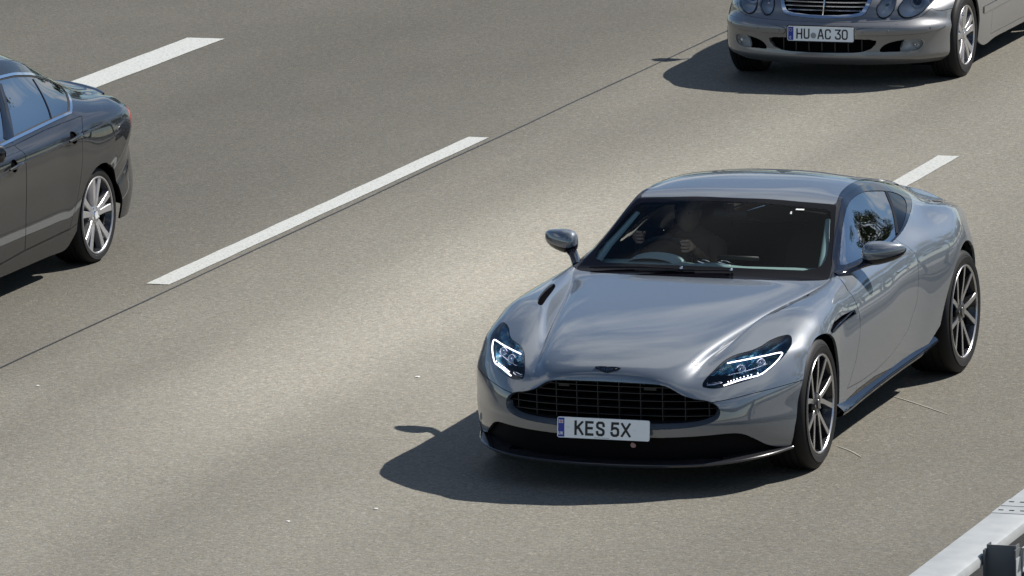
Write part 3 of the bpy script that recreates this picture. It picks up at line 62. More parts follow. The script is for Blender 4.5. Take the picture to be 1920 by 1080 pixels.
def glass(name,tint=(.25,.3,.3),ior=1.5,rough=.0,refl=1.):
    m=bpy.data.materials.new(name); m.use_nodes=True; N=m.node_tree.nodes; L=m.node_tree.links; N.clear()
    o=N.new('ShaderNodeOutputMaterial'); t=N.new('ShaderNodeBsdfTransparent'); t.inputs['Color'].default_value=(*tint,1)
    g=N.new('ShaderNodeBsdfGlossy'); g.inputs['Roughness'].default_value=rough; g.inputs['Color'].default_value=(refl,refl,refl,1)
    f=N.new('ShaderNodeFresnel'); f.inputs['IOR'].default_value=ior; x=N.new('ShaderNodeMixShader')
    L.new(f.outputs[0],x.inputs[0]); L.new(t.outputs[0],x.inputs[1]); L.new(g.outputs[0],x.inputs[2]); L.new(x.outputs[0],o.inputs['Surface'])
    MATS[name]=m; return m
COL=sc.collection
def link(o,parent=None):
    COL.objects.link(o)
    if parent is not None: o.parent=parent
    return o
def mesh_obj(name,V,F,mats,parent=None,smooth=False,mi=None,auto=None):
    me=bpy.data.meshes.new(name); me.from_pydata([tuple(map(float,v)) for v in V],[],F); me.update()
    if not isinstance(mats,(list,tuple)): mats=[mats]
    for m in mats: me.materials.append(m)
    if smooth: me.polygons.foreach_set('use_smooth',[True]*len(me.polygons))
    if mi is not None: me.polygons.foreach_set('material_index',mi)
    if auto: me.set_sharp_from_angle(angle=math.radians(auto))
    o=bpy.data.objects.new(name,me); return link(o,parent)
def tag(o,label=None,cat=None,group=None,kind=None):
    if label: o['label']=label
    if cat: o['category']=cat
    if group: o['group']=group
    if kind: o['kind']=kind
    return o
def empty(name,loc=(0,0,0),rz=0):
    o=bpy.data.objects.new(name,None); o.location=loc; o.rotation_euler=(0,0,rz); o.empty_display_size=.2; return link(o)
class MB:
    """collects shapes into one mesh"""
    def __init__(s): s.V=[];s.F=[];s.M=[]
    def add(s,V,F,m=0):
        k=len(s.V); s.V+= [tuple(v) for v in V]; s.F+=[tuple(i+k for i in f) for f in F]; s.M+=[m]*len(F)
    def box(s,a,b,m=0,T=None):
        (x0,y0,z0),(x1,y1,z1)=a,b
        V=[(x0,y0,z0),(x1,y0,z0),(x1,y1,z0),(x0,y1,z0),(x0,y0,z1),(x1,y0,z1),(x1,y1,z1),(x0,y1,z1)]
        if T: V=[T(v) for v in V]
        s.add(V,[(0,3,2,1),(4,5,6,7),(0,1,5,4),(1,2,6,5),(2,3,7,6),(3,0,4,7)],m)
    def tube(s,P,r,n=8,m=0,closed=False,flat=1.,up=(0,0,1)):
        P=[np.array(p,float) for p in P]; k=len(P); R=[r]*k if np.isscalar(r) else r; V=[];F=[]
        pn=None
        for i,p in enumerate(P):
            a=P[(i-1)%k] if (closed or i>0) else p; b=P[(i+1)%k] if (closed or i<k-1) else p
            t=b-a; t=t/(np.linalg.norm(t)+1e-12); u=np.array(up,float); u=u-t*(u@t)
            if np.linalg.norm(u)<1e-3: u=np.array((1,0,0.))-t*t[0]
            u/=np.linalg.norm(u); w=np.cross(t,u)
            for j in range(n):
                c,q_=math.cos(2*math.pi*j/n),math.sin(2*math.pi*j/n); V.append(p+R[i]*(w*c+u*q_*flat))
        for i in range(k if closed else k-1):
            for j in range(n):
                a=i*n+j;b=i*n+(j+1)%n;c=((i+1)%k)*n+(j+1)%n;d=((i+1)%k)*n+j; F.append((a,b,c,d))
        if not closed: F.append(tuple(range(n))[::-1]); F.append(tuple((k-1)*n+j for j in range(n)))
        s.add(V,F,m)
    def lathe(s,prof,n=48,m=0,axis='x',c=(0,0,0),closed=False):
        """prof: list of (axial, radius)"""
        V=[];F=[];k=len(prof)
        for i in range(n):
            a=2*math.pi*i/n
            for (h,r) in prof:
                V.append((c[0]+h,c[1]+r*math.cos(a),c[2]+r*math.sin(a)))
        for i in range(n):
            for j in range(k if closed else k-1):
                j2=(j+1)%k; i2=(i+1)%n; F.append((i*k+j,i2*k+j,i2*k+j2,i*k+j2))
        s.add(V,F,m)
    def obj(s,name,mats,parent=None,smooth=False,auto=None):
        return mesh_obj(name,s.V,s.F,mats,parent,smooth,s.M,auto)
def catmull(P,n=4,closed=False):
    P=[np.array(p,float) for p in P]; k=len(P); out=[]
    for i in range(k if closed else k-1):
        g=lambda j:P[j%k] if closed else P[min(max(j,0),k-1)]
        p0,p1,p2,p3=g(i-1),g(i),g(i+1),g(i+2)
        for s in range(n):
            t=s/n; out.append(.5*((2*p1)+(-p0+p2)*t+(2*p0-5*p1+4*p2-p3)*t*t+(-p0+3*p1-3*p2+p3)*t**3))
    if not closed: out.append(P[-1])
    return out
# tensor-product B-spline skin over a control grid (column 0 lies on the car's centre plane)
def _bm(n,sub,sym,sg=1):
    E=np.zeros((n+2,n)); E[1:-1]=np.eye(n); E[-1,-1]=2;E[-1,-2]=-1
    if sym: E[0,1]=sg
    else: E[0,0]=2;E[0,1]=-1
    rows=[]
    for i in range(n-1):
        for s in range(sub if i<n-2 else sub+1):
            t=s/sub; r=np.zeros(n+2); r[i:i+4]=np.array([(1-t)**3,3*t**3-6*t*t+4,-3*t**3+3*t*t+3*t+1,t**3])/6; rows.append(r)
    return np.array(rows)@E
def skin(G,sr=6,scn=6,iters=2):
    G=np.array(G,float); nr,nc,_=G.shape
    def ev(P,a,b):
        out=np.einsum('ij,jkc->ikc',_bm(nr,a,False),P)
        X=np.einsum('ij,kj->ki',_bm(nc,b,True,-1),out[:,:,0]); B=_bm(nc,b,True,1)
        return np.stack([X,np.einsum('ij,kj->ki',B,out[:,:,1]),np.einsum('ij,kj->ki',B,out[:,:,2])],2)
    P=G.copy()
    for _ in range(iters): P=P+(G-ev(P,1,1))
    S=ev(P,sr,scn); S[:,0,0]=0
    return S
class Shell:
    """half of a car's skin (x>=0) that is cut into panels along outlines lying on it"""
    def __init__(s,G,sr=6,scn=6):
        S=skin(G,sr,scn); nr,nc,_=S.shape; bm=bmesh.new(); s.bm=bm
        vs=[[bm.verts.new(S[i,j]) for j in range(nc)] for i in range(nr)]
        for i in range(nr-1):
            for j in range(nc-1):
                bm.faces.new((vs[i][j],vs[i+1][j],vs[i+1][j+1],vs[i][j+1]))
        bm.normal_update(); s.reg=bm.faces.layers.int.new('reg'); s.names=['body']
        # orientation check: outward
        f=max(bm.faces,key=lambda f:f.calc_center_median().z)
        if f.normal.z<0: bmesh.ops.reverse_faces(bm,faces=bm.faces); bm.normal_update()
        s.bvh=BVHTree.FromBMesh(bm)
    def cut(s,pts,N,closed=True,depth=.16,face=.0,ok=None):
        bm=s.bm; N=Vector(N).normalized(); P=[Vector(p) for p in pts]; n=len(P)
        cen={}
        for i in range(n if closed else n-1):
            a,b=P[i],P[(i+1)%n]; d=b-a; L=d.length
            if L<1e-5: continue
            pn=d.cross(N).normalized(); dn=d/L; mid=(a+b)/2; fs=[]
            for f in bm.faces:
                c=f.calc_center_median(); e=c-mid
                if abs(e.x)>L*.5+depth or abs(e.y)>L*.5+depth or abs(e.z)>L*.5+depth: continue
                if abs(e.dot(N))>depth or f.normal.dot(N)<face: continue
                if ok and not ok(c): continue
                if abs(e.dot(pn))>.06: continue
                if abs(e.dot(dn-N*dn.dot(N)))>L*.5+.05: continue
                # does the face straddle the segment's plane near the segment?
                sd=[(v.co-a).dot(pn) for v in f.verts]
                if min(sd)>0 or max(sd)<0: continue
                td=[(v.co-a).dot(dn) for v in f.verts]
                if max(td)<-.002 or min(td)>L+.002: continue
                fs.append(f)
            if not fs: continue
            geom=list({*fs,*[e for f in fs for e in f.edges],*[v for f in fs for v in f.verts]})
            bmesh.ops.bisect_plane(bm,geom=geom,dist=2e-5,plane_co=a,plane_no=pn)
        bm.normal_update()
    def mark(s,name,pts,N,depth=.16,face=.0,only=None,ok=None):
        N=Vector(N).normalized(); u=N.orthogonal().normalized(); v=N.cross(u)
        Q=[(Vector(p).dot(u),Vector(p).dot(v)) for p in pts]; h=[Vector(p).dot(N) for p in pts]; h0,h1=min(h)-depth,max(h)+depth
        if name not in s.names: s.names.append(name)
        k=s.names.index(name); cnt=0
        for f in s.bm.faces:
            c=f.calc_center_median()
            if not(h0<c.dot(N)<h1) or f.normal.dot(N)<face: continue
            if ok and not ok(c): continue
            if only is not None and s.names[f[s.reg]] not in only: continue
            x,y=c.dot(u),c.dot(v); ins=False; j=len(Q)-1
            for i in range(len(Q)):
                if (Q[i][1]>y)!=(Q[j][1]>y) and x<(Q[j][0]-Q[i][0])*(y-Q[i][1])/(Q[j][1]-Q[i][1])+Q[i][0]: ins=not ins
                j=i
            if ins: f[s.reg]=k; cnt+=1
        return cnt
    def region(s,name,pts,N,smooth=0,**kw):
        if smooth: pts=catmull(pts,smooth,True)
        s.cut(pts,N,True,kw.get('depth',.16),kw.get('face',0.),kw.get('ok'))
        return s.mark(name,pts,N,**kw)
    def hit(s,o,d=None):
        """nearest point on the skin"""
        o=Vector(o); m=o.x<0; r=s.bvh.find_nearest(Vector((abs(o.x),o.y,o.z))); c,n=r[0].copy(),r[1].copy()
        if m: c.x=-c.x; n.x=-n.x
        return c,n
    def store(s):
        s.bm.verts.ensure_lookup_table(); s.bm.normal_update(); s.N={}
        for v in s.bm.verts:
            n=v.normal.copy()
            if abs(v.co.x)<1e-5: n.x=0; n.normalize()
            s.N[v.index]=n
        s.bm.verts.index_update()
    def piece(s,name,regs,mats,parent,side='both',gap=.0018,flange=.014,offset=0.,fmat=None,keep_center=True,label=None):
        """panel object; side 'both' mirrors across the centre, 'l','r' one side, 'lr' gives two objects"""
        ids={s.names.index(r) for r in regs if r in s.names}
        fs=[f for f in s.bm.faces if f[s.reg] in ids]
        if not fs: print('EMPTY PIECE',name,regs); return []
        vm={};V=[];NN=[];F=[]
        for f in fs:
            idx=[]
            for v in f.verts:
                if v.index not in vm: vm[v.index]=len(V); V.append(np.array(v.co)); NN.append(np.array(s.N[v.index]))
                idx.append(vm[v.index])
            F.append(tuple(idx))
        V=np.array(V);NN=np.array(NN)
        cen=set(np.where(np.abs(V[:,0])<1e-4)[0])
        ec={}
        for k,f in enumerate(F):
            for a,b in zip(f,f[1:]+f[:1]): ec.setdefault((min(a,b),max(a,b)),[]).append((k,a,b))
        B=[(k,a,b) for e in ec.values() if len(e)==1 for (k,a,b) in e if not (a in cen and b in cen)]
        if gap or flange:
            ins=np.zeros_like(V)
            for k,a,b in B:
                e=V[b]-V[a]; L=np.linalg.norm(e)
                if L<1e-7: continue
                e=e/L; n=NN[a]+NN[b]; d=np.cross(n,e); nd=np.linalg.norm(d)
                if nd<1e-6: continue
                d/=nd; ins[a]+=d*L; ins[b]+=d*L
            nb=np.linalg.norm(ins,axis=1); m=nb>1e-9
            ins[m]/=nb[m][:,None]
            for c in cen: ins[c,0]=0
            V=V+ins*gap
        V=V+NN*offset
        LN=[[NN[i] for i in f] for f in F]; MI=[0]*len(F)
        if flange:
            rim={};V=list(V)
            for k,a,b in B:
                for i in (a,b):
                    if i not in rim:
                        rim[i]=len(V); V.append(V[i]-NN[i]*flange)
                f=(b,a,rim[a],rim[b]); p=[V[i] for i in f]; n=np.cross(p[1]-p[0],p[2]-p[0]); l=np.linalg.norm(n)
                if l<1e-12: n=NN[a]
                else: n=n/l
                F.append(f); LN.append([n]*4); MI.append(1 if fmat else 0)
            V=np.array(V)
        if fmat: mats=[mats,fmat]
        out=[]
        def make(sgn,both):
            Vv=V.copy();Ff=list(F);Ln=[list(l) for l in LN];Mi=list(MI)
            if both:
                k=len(V); M=V*[-1,1,1]; cm={i for i in range(k) if abs(V[i,0])<1e-4}
                Vv=np.concatenate([V,M]); 
                for f,l,mm in zip(F,LN,MI):
                    Ff.append(tuple((i if i in cm else i+k) for i in f[::-1])); Ln.append([x*np.array([-1,1,1]) for x in l[::-1]]); Mi.append(mm)
            elif sgn<0:
                Vv=V*[-1,1,1]; Ff=[f[::-1] for f in F]; Ln=[[x*np.array([-1,1,1]) for x in l[::-1]] for l in LN]
            good=[(f,l,mm) for f,l,mm in zip(Ff,Ln,Mi) if len(set(f))==len(f)]
            o=mesh_obj(name,Vv,[g[0] for g in good],mats,parent,True,[g[2] for g in good])
            o.data.normals_split_custom_set([tuple(map(float,n)) for g in good for n in g[1]])
            return o
        if side=='both': out.append(make(1,True))
        elif side=='l': out.append(make(1,False))
        elif side=='r': out.append(make(-1,False))
        else: out+= [make(1,False),make(-1,False)]
        return out
def mirx(P): return [(-p[0],p[1],p[2]) for p in P]
# ---------------------------------------------------------------- lettering as strokes
GLY={'K':[[(0,0),(0,1)],[(.96,1),(.06,.42)],[(.36,.60),(1,0)]],
'E':[[(.98,1),(0,1),(0,0),(.98,0)],[(0,.52),(.86,.52)]],
'S':[[(1,.76),(.96,.90),(.76,1),(.26,1),(.05,.91),(0,.76),(.06,.62),(.3,.54),(.7,.46),(.94,.38),(1,.25),(.95,.09),(.74,0),(.26,0),(.05,.08),(0,.22)]],
'5':[[(.95,1),(.12,1),(.06,.52),(.3,.61),(.7,.61),(.95,.50),(1,.31),(.95,.09),(.7,0),(.28,0),(.05,.08),(0,.2)]],
'X':[[(0,0),(1,1)],[(0,1),(1,0)]],
'H':[[(0,0),(0,1)],[(1,0),(1,1)],[(0,.5),(1,.5)]],
'U':[[(0,1),(0,.18),(.1,.04),(.28,0),(.72,0),(.9,.04),(1,.18),(1,1)]],
'A':[[(0,0),(.42,1),(.58,1),(1,0)],[(.16,.3),(.84,.3)]],
'C':[[(1,.78),(.94,.93),(.74,1),(.26,1),(.06,.93),(0,.78),(0,.22),(.06,.07),(.26,0),(.74,0),(.94,.07),(1,.22)]],
'3':[[(0,1),(.95,1),(.45,.6),(.8,.55),(1,.38),(1,.2),(.9,.04),(.7,0),(.25,0),(.05,.08),(0,.2)]],
'0':[[(0,.2),(0,.8),(.12,.95),(.3,1),(.7,1),(.88,.95),(1,.8),(1,.2),(.88,.05),(.7,0),(.3,0),(.12,.05),(0,.2)]]}
def glyph(ch,x,z,w,h,t,T,d=.0006):
    """returns an MB with the character; T maps (x,depth,z) to 3-D"""
    mb=MB()
    for k,st in enumerate(GLY[ch]):
        P=[np.array((x+t/2+a*(w-t),z+t/2+b*(h-t))) for a,b in st]; L=[];R=[]
        for i,p in enumerate(P):
            a=P[i-1] if i else None; b=P[i+1] if i<len(P)-1 else None
            d1=(p-a)/np.linalg.norm(p-a) if a is not None else None; d2=(b-p)/np.linalg.norm(b-p) if b is not None else None
            if d1 is None: n=np.array((-d2[1],d2[0])); q_=p-d2*t*.5*(1 if abs(d2[0])<1e-6 or abs(d2[1])<1e-6 or True else 0); s=1
            elif d2 is None: n=np.array((-d1[1],d1[0])); q_=p+d1*t*.5; s=1
            else:
                n=np.array((-(d1+d2)[1],(d1+d2)[0])); n/=np.linalg.norm(n); s=1/max(.5,n@np.array((-d1[1],d1[0]))); q_=p
            L.append(q_+n*s*t/2); R.append(q_-n*s*t/2)
        dd=d+k*.0003; V=[T(p[0],-dd,min(max(p[1],z),z+h)) for p in L]+[T(p[0],-dd,min(max(p[1],z),z+h)) for p in R]; m=len(P)
        mb.add(V,[(i,i+1,m+i+1,m+i)[::-1] for i in range(m-1)])
    return mb
def rrect(x0,z0,x1,z1,r,n=4):
    P=[]
    for cx,cz,a0 in((x1-r,z1-r,0),(x0+r,z1-r,90),(x0+r,z0+r,180),(x1-r,z0+r,270)):
        for i in range(n+1):
            a=math.radians(a0+90*i/n); P.append((cx+r*math.cos(a),cz+r*math.sin(a)))
    return P
def slab(P2,d0,d1,T,mb,m=0):
    """extruded 2-D outline; d along depth"""
    n=len(P2); V=[T(a,d0,b) for a,b in P2]+[T(a,d1,b) for a,b in P2]
    mb.add(V,[tuple(range(n)),tuple(range(2*n-1,n-1,-1))]+[(i,i+n,(i+1)%n+n,(i+1)%n) for i in range(n)],m)
# ---------------------------------------------------------------- materials
M_blk=mat('black_gloss_trim',(.006,.007,.012),0,.02,0,ior=1.5)
M_frit=mat('windscreen_frit',(.004,.004,.006),0,.03,0,ior=1.17)
M_pl=mat('black_plastic',(.008,.008,.009),0,.55,spec=.25)
M_pit=mat('dark_recess',(.004,.004,.005),0,.9,spec=0)
M_rub=mat('tyre_rubber',(.012,.012,.013),0,.6,spec=.25)
M_alu=mat('machined_alloy',(.62,.62,.64),1,.26)
M_rimd=mat('gloss_black_rim',(.015,.015,.017),.3,.22,.6)
M_alus=mat('silver_alloy',(.50,.50,.52),.85,.32,.4)
M_disc=mat('brake_disc',(.22,.22,.22),1,.4)
M_chr=mat('chrome',(.75,.76,.78),1,.09)
M_plw=mat('plate_white',(.90,.93,.93),0,.35)
M_plb=mat('plate_blue',(.02,.04,.33),0,.35)
M_ink=mat('plate_black',(.01,.01,.01),0,.5)
M_led=mat('daytime_light',(.9,.9,.95),0,.3,emit=(.86,.88,1.),es=3.)
M_red=mat('tail_lamp_red',(.22,.004,.012),0,.15,.3)
M_int=mat('cabin_trim',(.007,.007,.008),0,.8,spec=.05)
M_dash=mat('dashboard_teal_grey',(.20,.29,.29),0,.5)
M_seat=mat('seat_leather',(.012,.012,.014),0,.6,spec=.15)
M_ref=mat('lamp_reflector',(.55,.56,.6),1,.15)
M_lens=glass('lamp_glass',(.85,.87,.9),1.5)
M_ws=glass('windscreen_glass',(.92,.97,.95),1.15)
M_sg=glass('side_glass',(.86,.95,.90),6.)
M_sgb=glass('tinted_side_glass',(.16,.2,.22),5.5)
P_GT=paint('grey_metallic_paint',(.090,.108,.130),.10,.42,flake=.16,coat_ior=2.1)
P_DK=paint('dark_grey_metallic_paint',(.005,.006,.008),0,.4,flake=.03,coat_ior=1.5)
P_DK.node_tree.nodes['Principled BSDF'].inputs['Specular IOR Level'].default_value=.1
P_SV=paint('silver_metallic_paint',(.17,.172,.176),.4,.42,flake=.10,coat_ior=1.7)
# iridescent lamp interior
M_iri=mat('lamp_prism',(.06,.08,.16),.8,.18); N_,L_,b_=nodes(M_iri)
_tc=N_.new('ShaderNodeTexCoord'); _n=N_.new('ShaderNodeTexNoise'); _n.inputs['Scale'].default_value=22
_r=N_.new('ShaderNodeValToRGB'); _r.color_ramp.elements[0].position=.3; _r.color_ramp.elements[0].color=(.02,.03,.08,1); _r.color_ramp.elements[1].position=.75; _r.color_ramp.elements[1].color=(.55,.35,.70,1)
_e=_r.color_ramp.elements.new(.5); _e.color=(.05,.22,.35,1); _e=_r.color_ramp.elements.new(.62); _e.color=(.30,.50,.45,1)
L_.new(_tc.outputs['Object'],_n.inputs['Vector']); L_.new(_n.outputs['Fac'],_r.inputs['Fac']); L_.new(_r.outputs['Color'],b_.inputs['Base Color'])
# ---------------------------------------------------------------- ground, road, markings
def asphalt(name,base,grain=1.,lane=None):
    m=mat(name,base,0,.85,spec=.25); N,L,b=nodes(m)
    tc=N.new('ShaderNodeTexCoord'); V=tc.outputs['Object']
    def noise(s,d=2,sc=None,ro=.5):
        n=N.new('ShaderNodeTexNoise'); n.inputs['Scale'].default_value=s; n.inputs['Detail'].default_value=d; n.inputs['Roughness'].default_value=ro
        if sc:
            mp=N.new('ShaderNodeMapping'); mp.inputs['Scale'].default_value=sc; L.new(V,mp.inputs['Vector']); L.new(mp.outputs[0],n.inputs['Vector'])
        else: L.new(V,n.inputs['Vector'])
        return n.outputs['Fac']
    def mth(op,a,bb=None,c=None):
        x=N.new('ShaderNodeMath'); x.operation=op
        for i,v in enumerate((a,bb,c)):
            if v is None: continue
            if hasattr(v,'type') : L.new(v,x.inputs[i])
            else: x.inputs[i].default_value=v
        return x.outputs[0]
    def ramp(v,stops):
        r=N.new('ShaderNodeValToRGB'); e=r.color_ramp.elements
        e[0].position=stops[0][0]; e[0].color=(stops[0][1],)*3+(1,); e[1].position=stops[-1][0]; e[1].color=(stops[-1][1],)*3+(1,)
        for p,c in stops[1:-1]: q_=e.new(p); q_.color=(c,)*3+(1,)
        L.new(v,r.inputs['Fac']); return r.outputs['Color']
    # stones: voronoi cells with random value
    vo=N.new('ShaderNodeTexVoronoi'); vo.inputs['Scale'].default_value=72; L.new(V,vo.inputs['Vector'])
    sep=N.new('ShaderNodeSeparateColor'); L.new(vo.outputs['Color'],sep.inputs[0])
    st=ramp(sep.outputs[0],[(0,.78),(.35,.95),(.7,1.04),(.93,1.16),(1,1.38)])
    fine=ramp(noise(150,3),[(.3,.86),(.7,1.14)])
    mid=ramp(noise(26,3),[(.3,.90),(.7,1.10)])
    big=ramp(noise(1.,4,(.9,.16,1)),[(.3,.93),(.7,1.07)])
    big2=ramp(noise(.5,3),[(.3,.95),(.7,1.05)])
    v=mth('MULTIPLY',mth('MULTIPLY',st,fine),mth('MULTIPLY',mid,mth('MULTIPLY',big,big2)))
    if lane:
        # worn, lighter wheel tracks, darker oil strip; vignette darkening painted in towards both sides
        sx=N.new('ShaderNodeSeparateXYZ'); L.new(V,sx.inputs[0]); wob=mth('MULTIPLY',mth('SUBTRACT',noise(.35,2,(1,.35,1)),.5),.9)
        x=mth('DIVIDE',mth('ADD',mth('ADD',sx.outputs[0],wob),14.),18.)
        l=ramp(x,[((p+14)/18,c) for p,c in lane]); v=mth('MULTIPLY',v,l)
        # paler oval patch left of the coupe, fading out along the lane
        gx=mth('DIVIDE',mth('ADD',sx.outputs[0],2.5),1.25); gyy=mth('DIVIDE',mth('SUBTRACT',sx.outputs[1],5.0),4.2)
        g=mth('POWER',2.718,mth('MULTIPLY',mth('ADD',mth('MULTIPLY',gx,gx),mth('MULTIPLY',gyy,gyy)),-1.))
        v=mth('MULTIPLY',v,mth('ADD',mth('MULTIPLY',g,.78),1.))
    hs=N.new('ShaderNodeMix'); hs.data_type='RGBA'; hs.blend_type='MULTIPLY'; hs.inputs[0].default_value=1
    # stone tint
    tn=N.new('ShaderNodeMix'); tn.data_type='RGBA'; L.new(sep.outputs[1],tn.inputs[0]); tn.inputs[6].default_value=(base[0]*1.04,base[1]*.99,base[2]*.93,1); tn.inputs[7].default_value=(base[0]*.97,base[1]*1.,base[2]*1.05,1)
    cb=N.new('ShaderNodeCombineColor'); [L.new(v,cb.inputs[i]) for i in range(3)]
    L.new(tn.outputs[2],hs.inputs[6]); L.new(cb.outputs[0],hs.inputs[7]); L.new(hs.outputs[2],b.inputs['Base Color'])
    bp=N.new('ShaderNodeBump'); bp.inputs['Strength'].default_value=.55; bp.inputs['Distance'].default_value=.004
    h=mth('ADD',mth('MULTIPLY',vo.outputs['Distance'],-.9),noise(120,2)); L.new(h,bp.inputs['Height']); L.new(bp.outputs['Normal'],b.inputs['Normal'])
    return m
ROADC=(.214,.203,.170)
lane=[(-14,.46),(-8.6,.47),(-7.0,.43),(-5.5,.49),(-4.75,.60),(-4.3,.74),(-3.8,.70),(-3.35,.80),(-2.95,.88),(-2.5,.84),(-2.15,.74),(-1.6,.84),(-1.1,.90),(-.4,.86),(.5,.76),(1.3,.66),(2.0,.64),(4,.62)]
lane=[l for k,l in enumerate(lane)]
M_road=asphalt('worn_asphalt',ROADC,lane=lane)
M_road2=asphalt('worn_asphalt_far',(.20,.195,.185))
M_soil=asphalt('verge_soil',(.06,.07,.035))
M_med=asphalt('median_dark',(.022,.021,.020))  # near-black base tone for the strip under the rail
def sheet(name,x0,x1,y0,y1,z,m,kind='structure',parent=None):
    o=mesh_obj(name,[(x0,y0,z),(x1,y0,z),(x1,y1,z),(x0,y1,z)],[(0,1,2,3)],m,parent)
    if kind: o['kind']=kind
    return o
tag(sheet('ground',-1500,1500,-1500,1500,-.012,M_soil),'dull green verge beyond the carriageways')
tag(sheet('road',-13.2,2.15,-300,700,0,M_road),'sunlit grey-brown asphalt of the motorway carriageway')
tag(sheet('median',2.154,4.3,-300,700,-.004,M_med),'very dark strip under the guard rail')
tag(sheet('opposite_carriageway',4.304,15.5,-300,700,0,M_road2),'asphalt of the opposite carriageway beyond the guard rail')
M_white=mat('road_paint',(.66,.67,.64),0,.6); N_,L_,b_=nodes(M_white)
_tc=N_.new('ShaderNodeTexCoord'); _n=N_.new('ShaderNodeTexNoise'); _n.inputs['Scale'].default_value=60; _n.inputs['Detail'].default_value=4
_r=N_.new('ShaderNodeValToRGB'); _r.color_ramp.elements[0].position=.28; _r.color_ramp.elements[0].color=(.27,.27,.25,1); _r.color_ramp.elements[1].position=.5; _r.color_ramp.elements[1].color=(.46,.47,.445,1)
_bp=N_.new('ShaderNodeBump'); _bp.inputs['Strength'].default_value=.4; _bp.inputs['Distance'].default_value=.003
L_.new(_tc.outputs['Object'],_n.inputs['Vector']); L_.new(_n.outputs['Fac'],_r.inputs['Fac']); L_.new(_r.outputs['Color'],b_.inputs['Base Color']); L_.new(_n.outputs['Fac'],_bp.inputs['Height']); L_.new(_bp.outputs['Normal'],b_.inputs['Normal'])
yaw=-.0033
def lane_dash(x,y0,y1,w,label):
    nseg=24; V=[];F=[]; rnd=random.Random(int(y0*10)+int(x*100))
    for i in range(nseg+1):
        y=y0+(y1-y0)*i/nseg
        for s in(-1,1): V.append((x+s*w/2+rnd.uniform(-.004,.004),y,.004))
    F=[(2*i,2*i+1,2*i+3,2*i+2) for i in range(nseg)]
    o=mesh_obj('lane_marking',V,F,M_white); tag(o,label,'lane marking','white lane dashes painted on the asphalt'); return o
lane_dash(-4.785,4.45,10.40,.155,'long thin white lane dash in the middle of the picture, beside the tar joint')
lane_dash(-8.565,8.65,14.60,.31,'wide white lane dash above the boot of the dark saloon')
lane_dash(-1.30,4.35,10.30,.15,'white lane dash whose far end shows behind the roof of the grey coupe')
# tar joint and shallow scars
jt=MB(); Vj=[]; rj=random.Random(4)
for i in range(200):
    y=-60+i*.9; wv=.004*math.sin(i*1.7)
    for s in(-1,1): Vj.append((-4.635+(y-1.6)*-.0018+wv+s*(.0065+rj.uniform(-.002,.002)),y,.0035))
jt.add(Vj,[(2*i,2*i+1,2*i+3,2*i+2) for i in range(199)])
M_tar=mat('tar',(.02,.02,.022),0,.55)
tag(jt.obj('tar_joint',M_tar),'thin black tar joint running along the lane beside the long dash',kind='structure')
M_scar=mat('pale_scratch',(.26,.25,.215),0,.8)
for P,lb in ((((.72,2.06,.003),(.90,1.90,.003),(1.20,1.60,.003)),'pale scratch in the asphalt beside the sill of the grey coupe'),(((.84,.62,.003),(.96,.50,.003),(1.06,.36,.003)),'short pale scratch in the asphalt by the front tyre of the grey coupe')):
    V=[];n=len(P)
    for i,p in enumerate(catmull(P,5)):
        w=.006*math.sin(math.pi*(i+.6)/(5*(n-1)+1.2))+.001; V+=[(p[0]-w*.7,p[1]-w*.7,.003),(p[0]+w*.7,p[1]+w*.7,.003)]
    tag(mesh_obj('road_scratch',V,[(2*i,2*i+1,2*i+3,2*i+2) for i in range(len(V)//2-1)],M_scar),lb,kind='structure')
M_peb=mat('pale_pebble',(.75,.74,.70),0,.7); M_pebd=mat('dark_pebble',(.05,.045,.04),0,.8)
def pebble(x,y,s,m,label,cat='pebble'):
    bm=bmesh.new(); bmesh.ops.create_icosphere(bm,subdivisions=2,radius=1)
    r=random.Random(int(x*100+y*7))
    for v in bm.verts: k=1+.18*r.uniform(-1,1); v.co=Vector((v.co.x*s*1.1*k,v.co.y*s*.9*k,v.co.z*s*.25*k+s*.1))
    me=bpy.data.meshes.new('pebble'); bm.to_mesh(me); bm.free(); me.materials.append(m)
    o=bpy.data.objects.new('pebble',me); o.location=(x,y,.002); link(o); tag(o,label,cat,'small stones lying on the asphalt'); return o
pebble(-2.12,1.96,.014,M_peb,'white pebble on the road left of the front wing of the grey coupe')
pebble(-1.40,-1.95,.011,M_peb,'small white pebble on the road near the bottom edge, left of its neighbour')
pebble(-1.06,-1.54,.012,M_peb,'white pebble on the road just in front of the grey coupe\'s shadow')
pebble(-4.2,1.2,.010,M_peb,'tiny pale pebble between the tar joint and the left picture edge')
pebble(-2.35,5.9,.011,M_peb,'pale pebble on the road above the driver-side door mirror of the grey coupe')

